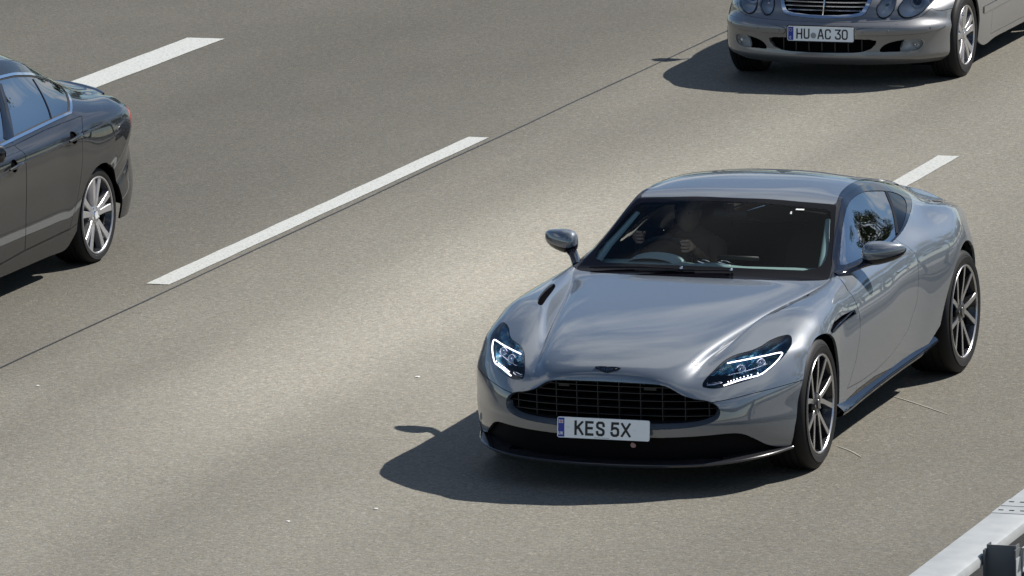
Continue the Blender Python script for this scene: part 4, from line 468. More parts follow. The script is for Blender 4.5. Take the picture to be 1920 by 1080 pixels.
# ---------------------------------------------------------------- guard rail
M_gal=mat('galvanised_steel',(.36,.38,.39),.2,.55); N_,L_,b_=nodes(M_gal)
_tc=N_.new('ShaderNodeTexCoord'); _n=N_.new('ShaderNodeTexNoise'); _n.inputs['Scale'].default_value=9; _n.inputs['Detail'].default_value=6
_r=N_.new('ShaderNodeValToRGB'); _r.color_ramp.elements[0].color=(.31,.325,.33,1); _r.color_ramp.elements[1].color=(.375,.39,.39,1); _r.color_ramp.elements[0].position=.3;_r.color_ramp.elements[1].position=.7
L_.new(_tc.outputs['Object'],_n.inputs['Vector']); L_.new(_n.outputs['Fac'],_r.inputs['Fac']); L_.new(_r.outputs['Color'],b_.inputs['Base Color'])
gr=empty('guard_rail',(3.18,-4.04,0)); tag(gr,'galvanised steel guard rail along the lower right corner of the picture','guard rail')
def beam(y0,y1):
    # open box section, rounded right lip, with a real wall thickness
    prof=[(3.10,.60),(3.08,.62),(3.08,.742),(3.088,.75),(3.262,.75),(3.285,.742),(3.293,.722),(3.293,.700),(3.288,.700),(3.288,.72),(3.28,.736),(3.262,.744),(3.092,.744),(3.086,.738),(3.086,.624),(3.104,.604)]
    n=len(prof); mb=MB(); V=[(x-3.18,y+4.04,z) for y in(y0,y1) for x,z in prof]
    mb.add(V,[(i,i+n,(i+1)%n+n,(i+1)%n) for i in range(n)]+[tuple(range(n)),tuple(range(2*n-1,n-1,-1))])
    o=mb.obj('beam',M_gal,gr,True,35); return o
for y0,y1 in((-12.04,-8.045),(-8.04,-4.045),(-4.035,-.045),(-.04,3.955),(3.96,7.955),(7.96,11.96),(11.965,15.965),(15.97,19.97),(19.975,23.975),(23.98,27.98),(-16.045,-12.045),(-20.05,-16.05),(-24.055,-20.055)): beam(y0,y1)
jm=MB(); jm.box((-.094,-.16,.7502),(.083,-.0065,.7525)); jm.box((-.094,.0065,.7502),(.083,.16,.7525))
for (x,y) in ((3.115,-3.945),(3.168,-3.944),(3.115,-4.135),(3.168,-4.135),(3.222,-3.944),(3.222,-4.135)):
    s=MB(); s.tube([(x-3.18-.012,y+4.04,.7531),(x-3.18+.012,y+4.04,.7531)],.0085,8,flat=.12); s.obj('bolt_slot',M_pit,gr)
jm.obj('splice_plate',M_gal,gr)
M_post=mat('shaded_post_steel',(.11,.12,.125),.2,.55)  # shade on the posts is put into this darker steel colour
for yp in(-21.,-17.,-13.,-9.0,-5.0,-1.0,3.0,7.0,11.0,15.,19.,23.,27.):
    p=MB(); Y=yp+4.04
    Y-=.07; p.box((.128,Y,-.02),(.268,Y+.006,.795)); p.box((.128,Y+.0062,-.02),(.134,Y+.06,.795)); p.box((.262,Y+.0062,-.02),(.268,Y+.06,.795)); p.box((.2682,Y-.03,-.02),(.275,Y+.05,.78))
    p.box((.118,Y-.03,.2),(.1275,Y+.012,.775))
    p.obj('post',M_post,gr)
    f_=MB(); f_.box((.2752,Y-.035,.1),(.279,Y+.055,.74)); f_.obj('post_flange',M_gal,gr)
ch=MB(); ch.box((.281,-.98,.66),(.345,32,.666)); ch.box((.281,-.98,.6662),(.287,32,.77)); ch.box((.281,-.98,.7702),(.345,32,.776)); ch.obj('rear_channel',M_gal,gr)
for k in range(14):
    s=MB(); y=-.9+k*.16; s.tube([(.312,y-.015,.7765),(.312,y+.015,.7765)],.009,8,flat=.1,up=(0,0,1)); s.obj('bolt_slot',M_pit,gr)
for k in range(3):
    s=MB(); s.lathe([(0,.0),(.006,.012),(.012,.010),(.013,0)],10,c=(.2792,-.98,.30+k*.14)); s.obj('bolt',M_gal,gr,True)
# ---------------------------------------------------------------- wheels
def wheel(parent,loc,side,R,W,rr,style,phase=0.,steer=0.,name='wheel'):
    """part 'wheel' (hub) with sub-parts; built with outer face towards +x, turned for the right side"""
    hub=MB(); hub.lathe([(-.02,0),(-.02,.055),(-.035,.075),(-.12,.08)],24)
    hm={'gt':M_rimd,'dk':M_alus,'sv':M_alus}[style]
    h=hub.obj(name,hm,parent,True,40); h.location=loc; h.rotation_euler=(0,0,(math.pi if side<0 else 0)+steer)
    w=W; t=MB()
    prof=[(-w+.02,rr-.012),(-w+.004,rr+.015),(-w,rr+.05),(-w+.006,R-.03),(-w+.02,R-.006),(-w+.05,R)]
    ng=4
    for g in range(ng):
        c=-w+.05+(w-.10)*(g+.5)/ng; prof+=[(c-.006,R),(c-.005,R-.007),(c+.005,R-.007),(c+.006,R)]
    prof+=[(-.05,R),(-.030,R-.002),(-.018,R-.008),(-.008,R-.022),(-.004,R-.032),(-.0055,R-.034),(.0,R-.045),(.003,(R+rr)/2+.005),(.0015,(R+rr)/2),(.002,rr+.02),(-.002,rr+.012),(-.003,rr+.010),(-.006,rr-.002),(-.012,rr-.008)]
    t.lathe(prof,72); t.obj('tyre',M_rub,h,True,40)
    r=MB(); lip=[(-.006,rr+.006),(-.001,rr+.003),(-.002,rr-.004),(-.008,rr-.008)]
    r.lathe(lip,72,0); r.lathe([(-.008,rr-.008),(-.03,rr-.018),(-.07,rr-.03),(-w+.04,rr-.035),(-w+.02,rr-.02)],72,1)
    r.obj('rim',[M_alu if style!='dk' else M_alus,M_rimd],h,True,40)
    d=MB(); d.lathe([(-.10,.05),(-.10,.165),(-.125,.165),(-.125,.05)],40); d.obj('brake_disc',M_disc,h,True,40)
    cl=MB()
    for k in range(7):
        a=math.radians(150+k*10); cl.box((-.14,.115*math.cos(a)-.02,.115*math.sin(a)-.03),(-.075,.115*math.cos(a)+.03,.115*math.sin(a)+.03))
    def spoke(pts,nm='spoke'):
        """pts: (r, angle deg, halfwidth, x) list -> bar with face strip and dark flanks"""
        mb=MB();V=[];C=[]
        Q=catmull([np.array(p,float) for p in pts],3)
        P=[np.array((q_[3],q_[0]*math.cos(math.radians(q_[1])),q_[0]*math.sin(math.radians(q_[1])))) for q_ in Q]
        for i,p in enumerate(P):
            a=P[max(i-1,0)];b=P[min(i+1,len(P)-1)]; t_=b-a; t_/=np.linalg.norm(t_); s=np.cross((1,0,0),t_); s/=np.linalg.norm(s); hw=Q[i][2]
            dp=.035
            V+= [p-s*hw,p-s*hw*.82+np.array((.004,0,0)),p+s*hw*.82+np.array((.004,0,0)),p+s*hw,p+s*hw*1.15-np.array((dp,0,0)),p-s*hw*1.15-np.array((dp,0,0))]
        n=6
        F=[];Mi=[]
        for i in range(len(P)-1):
            for j in range(n):
                F.append((i*n+j,(i+1)*n+j,(i+1)*n+(j+1)%n,i*n+(j+1)%n)); Mi.append(0 if j==1 else (0 if style!='gt' and j in(0,2) else 1))
        F.append((5,4,3,2,1,0)[::-1]); Mi.append(1); k=(len(P)-1)*n; F.append(tuple(k+j for j in range(n))); Mi.append(1)
        o=mesh_obj(nm,V,F,[M_alu if style=='gt' else M_alus,M_rimd if style=='gt' else M_alus],h,False,Mi); return o
    if style=='gt':
        for k in range(5):
            a=phase+k*72
            spoke([(.045,a+4,.017,-.030),(.09,a-5,.0160,-.026),(.17,a-14,.0150,-.018),(rr-.006,a-17.5,.0175,-.010)])
            spoke([(.055,a+12,.015,-.030),(.10,a+14,.0155,-.026),(.17,a+16,.0150,-.018),(rr-.006,a+18.5,.0175,-.010)])
    elif style=='dk':
        for k in range(5):
            a=phase+k*72
            for s in(-1,1): spoke([(.04,a+s*12,.018,-.03),(.09,a+s*11.5,.019,-.022),(.15,a+s*11,.021,-.018),(rr-.006,a+s*12,.026,-.012)])
    else:
        for k in range(5):
            a=phase+k*72
            for s in(-1,1): spoke([(.03,a+s*18,.018,-.03),(.08,a+s*13,.020,-.020),(.14,a+s*11,.024,-.014),(rr-.004,a+s*13,.030,-.010)])
    cap=MB(); cap.lathe([(-.012,0),(-.012,.026),(-.02,.032),(-.04,.034)],24); cap.obj('hub_cap',M_rimd if style=='gt' else M_chr,h,True,40)
    for k in range(5):
        a=math.radians(phase+36+k*72); nb=MB(); nb.lathe([(-.018,0),(-.018,.009),(-.04,.009)],6,c=(0,.05*math.cos(a),.05*math.sin(a))); nb.obj('wheel_nut',M_chr if style!='gt' else M_alu,h)
    return h
def dup_wheel(src,parent,loc,side,steer=0.,spin=0.):
    h=src.copy(); COL.objects.link(h); h.parent=parent; h.location=loc; h.rotation_euler=(spin,0,(math.pi if side<0 else 0)+steer)
    for c in list(src.children):
        d=c.copy(); COL.objects.link(d); d.parent=h
    return h
def well(parent,x0,x1,yc,zc,R,nm='wheel_well'):
    mb=MB(); V=[];n=20
    for i in range(n+1):
        a=math.radians(8+164*i/n); 
        for x in(x0,x1): V.append((x,yc+R*math.cos(a),zc+R*math.sin(a)))
    F=[(2*i,2*i+1,2*i+3,2*i+2) for i in range(n)]+[tuple(2*i for i in range(n+1))]
    mb.add(V,F); return mb.obj(nm,M_pit,parent,False)
def plate(parent,xc,y,zc,w,h,tilt,chars,ch_h,ch_t,band,blue_txt,seal=None):
    T=lambda a,d,b:(xc+a,y+d+(b)*math.sin(tilt),zc+b*math.cos(tilt))
    mb=MB(); slab(rrect(-w/2,-h/2,w/2,h/2,.010),-.003,.004,T,mb); p=mb.obj('number_plate',M_plw,parent)
    b=MB(); slab([(-w/2+.0045,-h/2+.0045),(-w/2+band,-h/2+.0045),(-w/2+band,h/2-.0045),(-w/2+.0045,h/2-.0045)],-.0035,-.0025,T,b); b.obj('blue_band',M_plb,p)
    for c,x,cw in chars:
        g=glyph(c,-w/2+x,-ch_h/2,cw,ch_h,ch_t,T,.0042); g.obj('character',M_ink,p)
    return p,T
def tubeobj(name,P,r,m,parent,n=8,closed=False,flat=1.,up=(0,0,1)):
    mb=MB(); mb.tube(P,r,n,0,closed,flat,up); return mb.obj(name,m,parent,True,50)
def onskin(sh,P,off=0.,n=4,closed=False):
    out=[]
    for p in catmull(P,n,closed):
        h,nn=sh.hit(p); out.append(np.array(h)+np.array(nn)*off)
    return out
def ribbon(name,sh,P,w,m,parent,off=.002,n=4,closed=False,sides=(1,),th=.004):
    """raised strip that follows the skin"""
    for s in sides:
        C=[];NN=[]
        for p in catmull(P,n,closed):
            h,nn=sh.hit(p); C.append(np.array(h));NN.append(np.array(nn))
        V=[];k=len(C);F=[]
        for i in range(k):
            a=C[(i-1)%k] if closed or i else C[i]; b=C[(i+1)%k] if closed or i<k-1 else C[i]
            t_=b-a; t_/=np.linalg.norm(t_)+1e-9; q_=np.cross(NN[i],t_); q_/=np.linalg.norm(q_)+1e-9
            for (u,v) in((-1,-.004),(-1,off),(-.5,off+th),(.5,off+th),(1,off),(1,-.004)): V.append(C[i]+q_*u*w/2+NN[i]*v)
        for i in range(k if closed else k-1):
            for j in range(5): F.append((i*6+j,((i+1)%k)*6+j,((i+1)%k)*6+j+1,i*6+j+1))
        V=[(v[0]*s,v[1],v[2]) for v in V]
        mesh_obj(name,V,F if s>0 else [f[::-1] for f in F],m,parent,True,None,50)
# ================================================================= grey coupe
GT=empty('sports_coupe',(0,0,0)); tag(GT,'grey metallic two-door coupe with UK number plate, lights on, driving towards us','car','cars driving on the motorway')
sh=Shell(GRID_GT,6,6)
O=OUT_GT
front=lambda c:c.y<.0
# wheel openings
def arch(yc,zc,R,y0,y1,zb,n=30):
    P=[(1,y0,-.1),(1,y0,zb)]
    for i in range(n+1):
        a=math.radians(168-156*i/n); P.append((1,yc+R*math.cos(a),zc+R*math.sin(a)))
    P+=[(1,y1,zb),(1,y1,-.1)]
    return P
sidew=lambda c:c.x>.6
AF=arch(.062,.335,.397,-.345,.475,.30); AR=arch(2.83,.345,.425,2.385,3.225,.30)
sh.region('hole',AF,(1,0,0),depth=.6,ok=lambda c:c.x>.6 and c.z<.78)
sh.region('hole',AR,(1,0,0),depth=.6,ok=lambda c:c.x>.6 and c.z<.80)
# grille mouth and lower intake
GR=[(0,.601),(.17,.599),(.26,.596),(.325,.587),(.375,.562),(.42,.535),(.48,.516),(.545,.503),(.585,.482),(.604,.450),(.603,.425),(.585,.402),(.52,.378),(.42,.365),(.25,.355),(0,.350),(-.15,.350),(-.15,.601)]
GR=[(-.15,.601)]+[(float(p[0]),float(p[1])) for p in catmull([np.array(p) for p in GR[:-2]],4)]+[(-.15,.350)]
GR3=[(a,-.9,b) for a,b in GR]
isf=lambda c:c.y<-.3 and c.z<.75
sh.region('mouth',GR3,(0,-1,0),depth=.6,ok=isf)
LI=[(-.15,.306)]+[(float(p[0]),float(p[1])) for p in catmull([np.array(p) for p in ((0,.306),(.3,.309),(.52,.318),(.64,.322),(.70,.312),(.745,.280),(.785,.240),(.82,.214),(.87,.200),(.98,.197))],3)]+[(.98,.05),(-.15,.05)]
sh.region('lower',[(a,-.9,b) for a,b in LI],(0,-1,0),depth=1.2,face=-.5,ok=lambda c:c.y<.05 and c.z<.36,only=('body',))
# headlight
sh.region('lamp',O['headlight'][0],(.42,-.51,.75),smooth=2,face=.2)
# windscreen, frit, pillars, side windows
WS=[(-.1,.695,.90),(0,.695,.901),(.15,.700,.899),(.30,.710,.897),(.45,.735,.893),(.60,.775,.889),(.700,.818,.887),(.734,.842,.888),(.735,.87,.897),(.717,.97,.938),(.683,1.100,1.000),(.650,1.24,1.063),(.615,1.38,1.128),(.590,1.485,1.175),(.578,1.512,1.189),(.545,1.508,1.195),(.46,1.494,1.203),(.38,1.48,1.208),(.22,1.459,1.217),(.08,1.443,1.222),(0,1.440,1.223),(-.1,1.440,1.223)]
WN=(.0,-.42,.91)
sh.region('frit',WS,WN,depth=.25,face=-1.1,only=('body',),ok=lambda c:c.z>.8)
WI=[(-.1,.815,.955),(0,.815,.956),(.15,.818,.953),(.30,.832,.945),(.45,.857,.935),(.58,.888,.925),(.640,.925,.93),(.664,.965,.945),(.668,1.02,.967),(.660,1.10,1.00),(.632,1.22,1.055),(.600,1.35,1.112),(.570,1.440,1.155),(.54,1.455,1.168),(.45,1.44,1.178),(.30,1.42,1.189),(.15,1.408,1.197),(0,1.40,1.20),(-.1,1.40,1.20)]
sh.region('windscreen',WI,WN,depth=.25,only=('frit',))
DLO=[(.748,1.045,.940),(.713,1.165,.993),(.679,1.30,1.059),(.655,1.415,1.112),(.632,1.55,1.165),(.616,1.70,1.189),(.611,1.86,1.196),(.608,2.02,1.186),(.610,2.24,1.154),(.619,2.40,1.124),(.630,2.55,1.087),(.653,2.605,1.054),(.696,2.522,1.031),(.745,2.343,1.010),(.775,2.19,.986),(.792,2.06,.961),(.799,1.907,.942),(.798,1.716,.932),(.788,1.457,.930),(.772,1.174,.931)]
DN=(.78,.02,.62)
# roof strake (black) = band around the side windows
ST=[(.725,.862,.895),(.700,.935,.925),(.665,1.100,1.005),(.625,1.27,1.080),(.590,1.42,1.150),(.568,1.500,1.190),(.576,1.53,1.197),(.566,1.60,1.214),(.548,1.72,1.228),(.537,1.874,1.237),(.529,2.045,1.233),(.518,2.228,1.217),(.515,2.45,1.180),(.545,2.60,1.143),(.590,2.745,1.080),(.630,2.785,1.042),(.676,2.69,1.023),(.721,2.533,1.008),(.766,2.323,.992),(.797,2.13,.965),(.806,1.95,.942),(.808,1.72,.924),(.800,1.45,.918),(.789,1.17,.915),(.778,.98,.908),(.765,.87,.900)]
sh.region('strake',ST,(.62,0,.78),depth=.35,face=-1.1,only=('body',),smooth=2)
sh.region('side_glass',DLO,DN,depth=.3,only=('strake',),smooth=2)
DV=[(.60,2.372,1.145),(.617,2.371,1.131),(.648,2.32,1.107),(.679,2.258,1.083),(.712,2.19,1.053),(.742,2.125,1.022),(.772,2.05,.985),(.797,1.981,.95),(.83,1.98,.93),(.86,2.9,1.0),(.60,2.9,1.2)]
sh.region('quarter',DV,DN,depth=.4,only=('side_glass',))
# door
DR=[(.79,.895,.900),(.861,.800,.843),(.901,.815,.777),(.918,.82,.716),(.924,.822,.673),(.926,.802,.58),(.918,.75,.459),(.907,.66,.353),(.90,.62,.325),(.90,.90,.315),(.905,1.20,.325),(.905,1.45,.350),(.906,1.62,.385),(.911,1.80,.440),(.916,1.877,.518),(.920,1.941,.568),(.922,1.97,.684),(.905,2.010,.808),(.89,2.012,.843),(.856,1.975,.886),(.805,1.915,.934),(.80,1.60,.95),(.78,1.2,.95)]
sh.region('door',DR,(.97,0,.25),depth=.4,only=('body',),smooth=1)
# sill skirt (body colour below door), black blade under it
SK=[(1,.30,.262),(1,.546,.252),(1,.85,.282),(1,1.17,.291),(1,1.43,.276),(1,1.74,.262),(1,2.0,.262),(1,2.5,.28),(1,2.5,.05),(1,.30,.05)]
sh.region('skirt',SK,(1,0,0),depth=.5,only=('body',),ok=lambda c:.3<c.y<2.5 and c.x>.6)
# seam between clamshell and bumper, and quarter/bumper seam at the rear
BS=[(.555,.495),(.602,.500),(.658,.507),(.757,.524),(.835,.534),(.894,.543),(.927,.546),(1.0,.549)]
bp_=[(.3,-.9,.47)]+[(a,-.9,b) for a,b in BS]+[(1.05,-.9,.05),(-.1,-.9,.05),(-.1,-.9,.47)]
sh.region('front_bumper',bp_,(0,-1,0),depth=1.2,face=-.9,only=('body',),ok=lambda c:c.y<.1)
bn=[(-.2,-1.2),(1.1,-1.2),(1.1,.76),(.93,.82),(.90,.812),(.862,.795),(.80,.872),(.742,.852),(.70,.82),(.6,.775),(.45,.735),(.30,.71),(.15,.70),(0,.695),(-.2,.695)]
sh.region('bonnet',[(a,b,.8) for a,b in bn],(0,0,1),depth=1.,face=-1.1,only=('body',),ok=lambda c:c.y<.9)
sh.region('roof_panel',[(-.1,1.36,1.2),(.7,1.36,1.2),(.7,2.56,1.2),(.4,2.56,1.2),(0,2.55,1.25),(-.1,2.55,1.2)],(0,0,1),depth=.4,face=.1,only=('body',),ok=lambda c:c.z>1.0 and c.x<.62)
RW=[(-.1,2.62,1.2),(0,2.62,1.2),(.25,2.62,1.2),(.32,2.65,1.2),(.35,2.72,1.1),(.34,2.98,1.05),(.31,3.22,1.0),(.25,3.32,1.0),(0,3.36,1.0),(-.1,3.36,1.0)]
sh.region('rear_glass',RW,(0,.3,.95),depth=.5,only=('body',),face=.2,smooth=1)
TL=[(.30,3.9,.86),(.55,3.8,.835),(.70,3.7,.80),(.80,3.5,.755),(.86,3.35,.70),(.85,3.35,.665),(.78,3.5,.72),(.68,3.7,.765),(.54,3.8,.80),(.30,3.9,.83)]
sh.region('tail_lamp',TL,(.35,.93,.1),depth=.5,only=('body',),ok=lambda c:c.y>3.1)
# vents
VT=[(.664,.004,.842),(.648,.012,.838),(.668,.14,.845),(.695,.315,.858),(.718,.430,.865),(.742,.470,.872),(.746,.405,.872),(.721,.20,.864),(.690,.06,.85)]
sh.region('bonnet_vent',VT,(-.12,-.04,.98),depth=.1,face=.3,only=('bonnet',),smooth=2)
SV=[(.938,.225,.727),(.930,.33,.752),(.920,.55,.752),(.915,.765,.742),(.917,.775,.718),(.915,.535,.708),(.94,.30,.703),(.945,.235,.712)]
sh.region('side_strake',SV,(.98,.0,.2),depth=.15,only=('bonnet','body'),ok=lambda c:c.x>.7)
sh.store()
sh.piece('bonnet',['bonnet'],P_GT,GT)
sh.piece('front_bumper',['front_bumper'],P_GT,GT,flange=.02)
sh.piece('body_shell',['body'],P_GT,GT)
sh.piece('door',['door'],P_GT,GT,'lr')
sh.piece('roof_panel',['roof_panel'],P_GT,GT,gap=.0008)
sh.piece('roof_strake',['strake'],M_blk,GT,'lr',gap=.001)
sh.piece('windscreen',['windscreen'],M_ws,GT,gap=0,flange=0)
sh.piece('windscreen_border',['frit'],M_frit,GT,gap=.0005,flange=0,offset=.0)
sh.piece('side_window',['side_glass'],M_sg,GT,'lr',gap=0,flange=0,offset=-.004)
sh.piece('quarter_trim',['quarter'],M_frit,GT,'lr',gap=0,flange=0,offset=-.003)
sh.piece('rear_window',['rear_glass'],M_sgb,GT,flange=0,gap=.001,offset=-.002)
sh.piece('tail_lamp',['tail_lamp'],M_red,GT,'lr')
sh.piece('side_skirt',['skirt'],M_blk,GT,'lr',gap=.001)
sh.piece('lower_intake',['lower'],mat('intake_black',(.004,.004,.005),0,.7,spec=.1),GT,gap=0,flange=0,offset=-.028)
sh.piece('bonnet_vent',['bonnet_vent'],M_pit,GT,'lr',gap=0,flange=0,offset=-.012)
sh.piece('side_strake_recess',['side_strake'],M_pit,GT,'lr',gap=0,flange=0,offset=-.022)
lens=sh.piece('headlight',['lamp'],M_lens,GT,'lr',gap=.001,flange=.004,fmat=M_pl)
# recess walls around mouth, lower intake, lamp pockets
def wall_loop(name,sh,P,N,depth,m,parent,mirror=True,inset=0.,back=True,face=None):
    pass
ring=[]
def skin_front(x,z,yo=0.):
    r=sh.bvh.ray_cast(Vector((x,-2,z)),Vector((0,1,0))); return (r[0].y if r[0] else -.5)+yo
def mouth_wall():
    # inner lip of the grille opening: body colour, slanting inwards, then black tunnel
    P=[(a,b) for a,b in GR if a>=0]; Q=catmull([np.array((a,0,b)) for a,b in P],3); Q=[(p[0],p[2]) for p in Q]
    full=Q+[(-a,b) for a,b in Q[::-1]][1:-1]; n=len(full)
    cx,cz=0,.47; V=[];rings=((0,0.,0),( .004,.012,0),(.014,.030,0),(.020,.075,1),(.024,.16,1))
    for ins,dep,_ in rings:
        for a,b in full:
            # inward direction in the front plane
            dx,dz=(-a*.25),(cz-b); l=math.hypot(dx,dz)+1e-9; k=ins*(2.1 if b<.45 else .8)
            y=skin_front(min(abs(a),.62),b) ; V.append((a+dx/l*k,y+dep,b+dz/l*k))
    F=[];Mi=[]
    for r in range(len(rings)-1):
        for i in range(n):
            F.append((r*n+i,r*n+(i+1)%n,(r+1)*n+(i+1)%n,(r+1)*n+i)); Mi.append(rings[r+1][2])
    mesh_obj('grille_surround',V,F,[P_GT,M_pl],GT,True,Mi)
mouth_wall()
bk=MB(); V=[]
for x in np.linspace(-.64,.64,21):
    y=skin_front(min(abs(x),.60),.45)+.135
    for z in(.33,.62): V.append((x,y,z))
bk.add(V,[(2*i,2*i+1,2*i+3,2*i+2) for i in range(20)])
g_=bk.obj('grille',M_pit,GT)
M_vane=mat('grille_vane',(.008,.008,.009),0,.4)
def inside(x,z,P=[(a,b) for a,b in GR if a>=0]):
    x=abs(x); ins=False; j=len(P)-1
    P=[(-.2,.601)]+P+[(-.2,.35)]; j=len(P)-1
    for i in range(len(P)):
        if (P[i][1]>z)!=(P[j][1]>z) and x<(P[j][0]-P[i][0])*(z-P[i][1])/(P[j][1]-P[i][1])+P[i][0]: ins=not ins
        j=i
    return ins
M_edge=mat('vane_edge',(.024,.024,.026),0,.45)
gy=lambda x:skin_front(min(abs(x),.60),.45)
for z in(.378,.418,.458,.498,.538,.572):
    xs=[x for x in np.linspace(-.62,.62,63) if inside(x,z)]
    if len(xs)<3: continue
    mb=MB(); V=[];Mi=[]
    for x in xs:
        y=gy(x)+.048+.10*max(0,.45-z)*0; dz=-.006*abs(x)
        V+= [(x,y,z+.0016),(x,y,z-.0016),(x,y+.055,z+.010),(x,y+.055,z+.004)]
    k=len(xs); F=[]
    for i in range(k-1):
        a=4*i;b=4*i+4; F+=[(a,b,b+1,a+1),(a,a+2,b+2,b),(a+1,b+1,b+3,a+3)]; Mi+=[1,0,0]
    mesh_obj('slat',V,F,[M_vane,M_edge],g_,False,Mi)
for x in(-.54,-.42,-.30,-.18,-.06,.06,.18,.30,.42,.54):
    zs=[z for z in np.linspace(.35,.60,26) if inside(x,z)]
    if len(zs)<3: continue
    V=[];y=gy(x)+.054; z0,z1=zs[0],zs[-1]; mb=MB(); mb.box((x-.0018,y,z0),(x+.0018,y+.045,z1)); mb.obj('upright',M_edge,g_)
sens=MB(); sens.box((-.285,gy(.25)+.062,.556),(-.225,gy(.25)+.06,.572)); sens.obj('sensor',M_vane,g_)
sens=MB(); sens.box((.20,gy(.25)+.05,.556),(.27,gy(.25)+.06,.574)); sens.obj('sensor',M_vane,g_)
# number plate on the bumper bar
chars=[('K',.097,.052),('E',.158,.048),('S',.219,.050),('5',.301,.050),('X',.360,.055)]
pl,T=plate(GT,0.,-.878,.354,.520,.111,0.10,chars,.079,.0135,.040,'UK')
fl=MB(); slab([(-.252,.022),(-.226,.022),(-.226,.040),(-.252,.040)],-.0042,-.0038,T,fl)
fl.obj('union_flag',mat('flag_white',(.6,.62,.7),0,.5),pl)
for pts in(((-.252,.0295),(-.226,.0295),(-.226,.0325),(-.252,.0325)),((-.2405,.022),(-.2375,.022),(-.2375,.040),(-.2405,.040))):
    f2=MB(); slab(pts,-.0047 if pts[0][1]>.025 else -.0050,-.0043,T,f2); f2.obj('flag_cross',mat('flag_red',(.45,.03,.05),0,.5),pl)
for c,x in(('U',-.2535),('K',-.2385)):
    g=glyph(c,x,-.040,.012,.017,.0032,T,.0042); g.obj('character',M_plw,pl)
ln=MB(); slab([(-.05,-.0505),(.035,-.0505),(.035,-.0475),(-.05,-.0475)],-.0036,-.0031,T,ln); ln.obj('maker_line',mat('faint_grey_print',(.35,.36,.36),0,.5),pl)
for x,z in((-.200,.004),(.178,-.0)):
    s=MB(); s.lathe([(-.0005,0),(-.0005,.0055),(.003,.006)],12); o=s.obj('screw',M_plw,pl); o.rotation_euler=(0,0,-math.pi/2); o.location=T(x,-.0035,z); 
# winged badge: outline + feather ribs
def badge():
    W=[(-.078,.012),(-.045,.016),(-.016,.016),(0,.013),(.016,.016),(.045,.016),(.078,.012),(.070,.002),(.048,-.004),(.030,-.011),(.014,-.016),(0,-.018),(-.014,-.016),(-.030,-.011),(-.048,-.004),(-.070,.002)]
    c,n=sh.hit((0,-.80,.665)); n=Vector((0,n.y,n.z)).normalized(); up=Vector((0,-n.z,n.y)) if n.z*1<0 else Vector((0,n.z,-n.y))
    def T2(a,d,b):
        p=Vector((a,c.y,c.z))+up*b; h,nn=sh.hit(p); return tuple(h-nn*(d))
    mb=MB(); slab([(a*.92,b*1.15) for a,b in W],.002,-.006,T2,mb); bd=mb.obj('badge',M_blk,GT)
    ln=[((-.030,.004),(-.030,-.005)),((-.015,.009),(-.017,-.010)),((0,.010),(0,-.012)),((.018,.009),(.012,-.009)),((.034,.006),(.026,-.006)),((-.062,.007),(-.05,.003)),((.062,.007),(.05,.003))]
    for a,b in ln:
        t=MB(); t.tube([T2(a[0]*.9,-.0065,a[1]),T2(b[0]*.9,-.0065,b[1])],.0012,5); t.obj('feather',M_chr,bd)
badge()
# headlights: bucket, prism, projectors, light guide
drl=O['drl'][0]
for k,side in enumerate((1,-1)):
    ln=lens[k]; cn=Vector((.42,-.51,.75)).normalized()
    S2=lambda p:(p[0]*side,p[1],p[2])
    pts=catmull(O['headlight'][0],2,True)
    a=MB(); c=sum((Vector(p) for p in pts),Vector())/len(pts); V=[];n=len(pts)
    cc=np.array(c)
    for sc_,d in((1.0,.002),(.97,.022),(.90,.040),(.0,.045)):
        for p in pts:
            h,nn=sh.hit(p); q_=cc+(np.array(h)-cc)*sc_; V.append(S2(q_-np.array(cn)*d*(1.) ))
    F=[];Mi=[]
    for r in range(3):
        for i in range(n): F.append((r*n+i,r*n+(i+1)%n,(r+1)*n+(i+1)%n,(r+1)*n+i)); Mi.append(0 if r<1 else 1)
    mesh_obj('lamp_bucket',V,F if side>0 else F,[M_pl,M_iri],ln,True,Mi)
    G=[]
    for p in catmull(drl,3):
        h,nn=sh.hit(p); G.append(S2(np.array(h)-np.array(nn)*.010))
    mb=MB(); mb.tube(G,[.0036]*len(G),6,0,False,1.); mb.obj('light_guide',M_led,ln,True)
    # inner edge of the guide: dotted second strip
    for j in range(9):
        u=j/8.; i0=int((len(G)-1)*(.72+.25*u)); p=np.array(G[min(i0,len(G)-1)]); q_=p+np.array((0,.006,.012)); 
        d=MB(); d.box(tuple(q_-.0025),tuple(q_+.0025)); d.obj('light_dot',M_led,ln)
    for (px,py,pz,r) in((.655,-.500,.640,.024),(.742,-.405,.668,.024)):
        h,nn=sh.hit((px,py,pz)); base=np.array(h)-np.array(nn)*.035; ax=np.array((.25,-.93,.25)); ax/=np.linalg.norm(ax)
        pr=MB(); pr.lathe([(0,r*.1),(.006,r*.55),(.002,r*.85),(.0,r),(-.004,r*1.15),(-.02,r*1.2)],24)
        o=pr.obj('projector',[M_ref],ln,True); o.location=S2(base)
        o.rotation_euler=Vector((ax[0]*side,ax[1],ax[2])).to_track_quat('X','Z').to_euler()
    # chrome shelf between projectors
    sfp=[]
    for p in((.60,-.565,.630),(.66,-.515,.640),(.72,-.45,.655),(.77,-.385,.672)):
        h,nn=sh.hit(p); sfp.append(S2(np.array(h)-np.array(nn)*.028+np.array((0,0,-.012))))
    tubeobj('lamp_shelf',sfp,[.004,.009,.009,.004],M_ref,ln,8,False,.4)
    nose=[]
    for p in((.525,-.690,.590),(.555,-.665,.585),(.59,-.63,.592)):
        h,nn=sh.hit(p); nose.append(S2(np.array(h)-np.array(nn)*.020))
    tubeobj('lamp_end_cap',nose,[.012,.020,.010],M_ref,ln,10,False,.7)
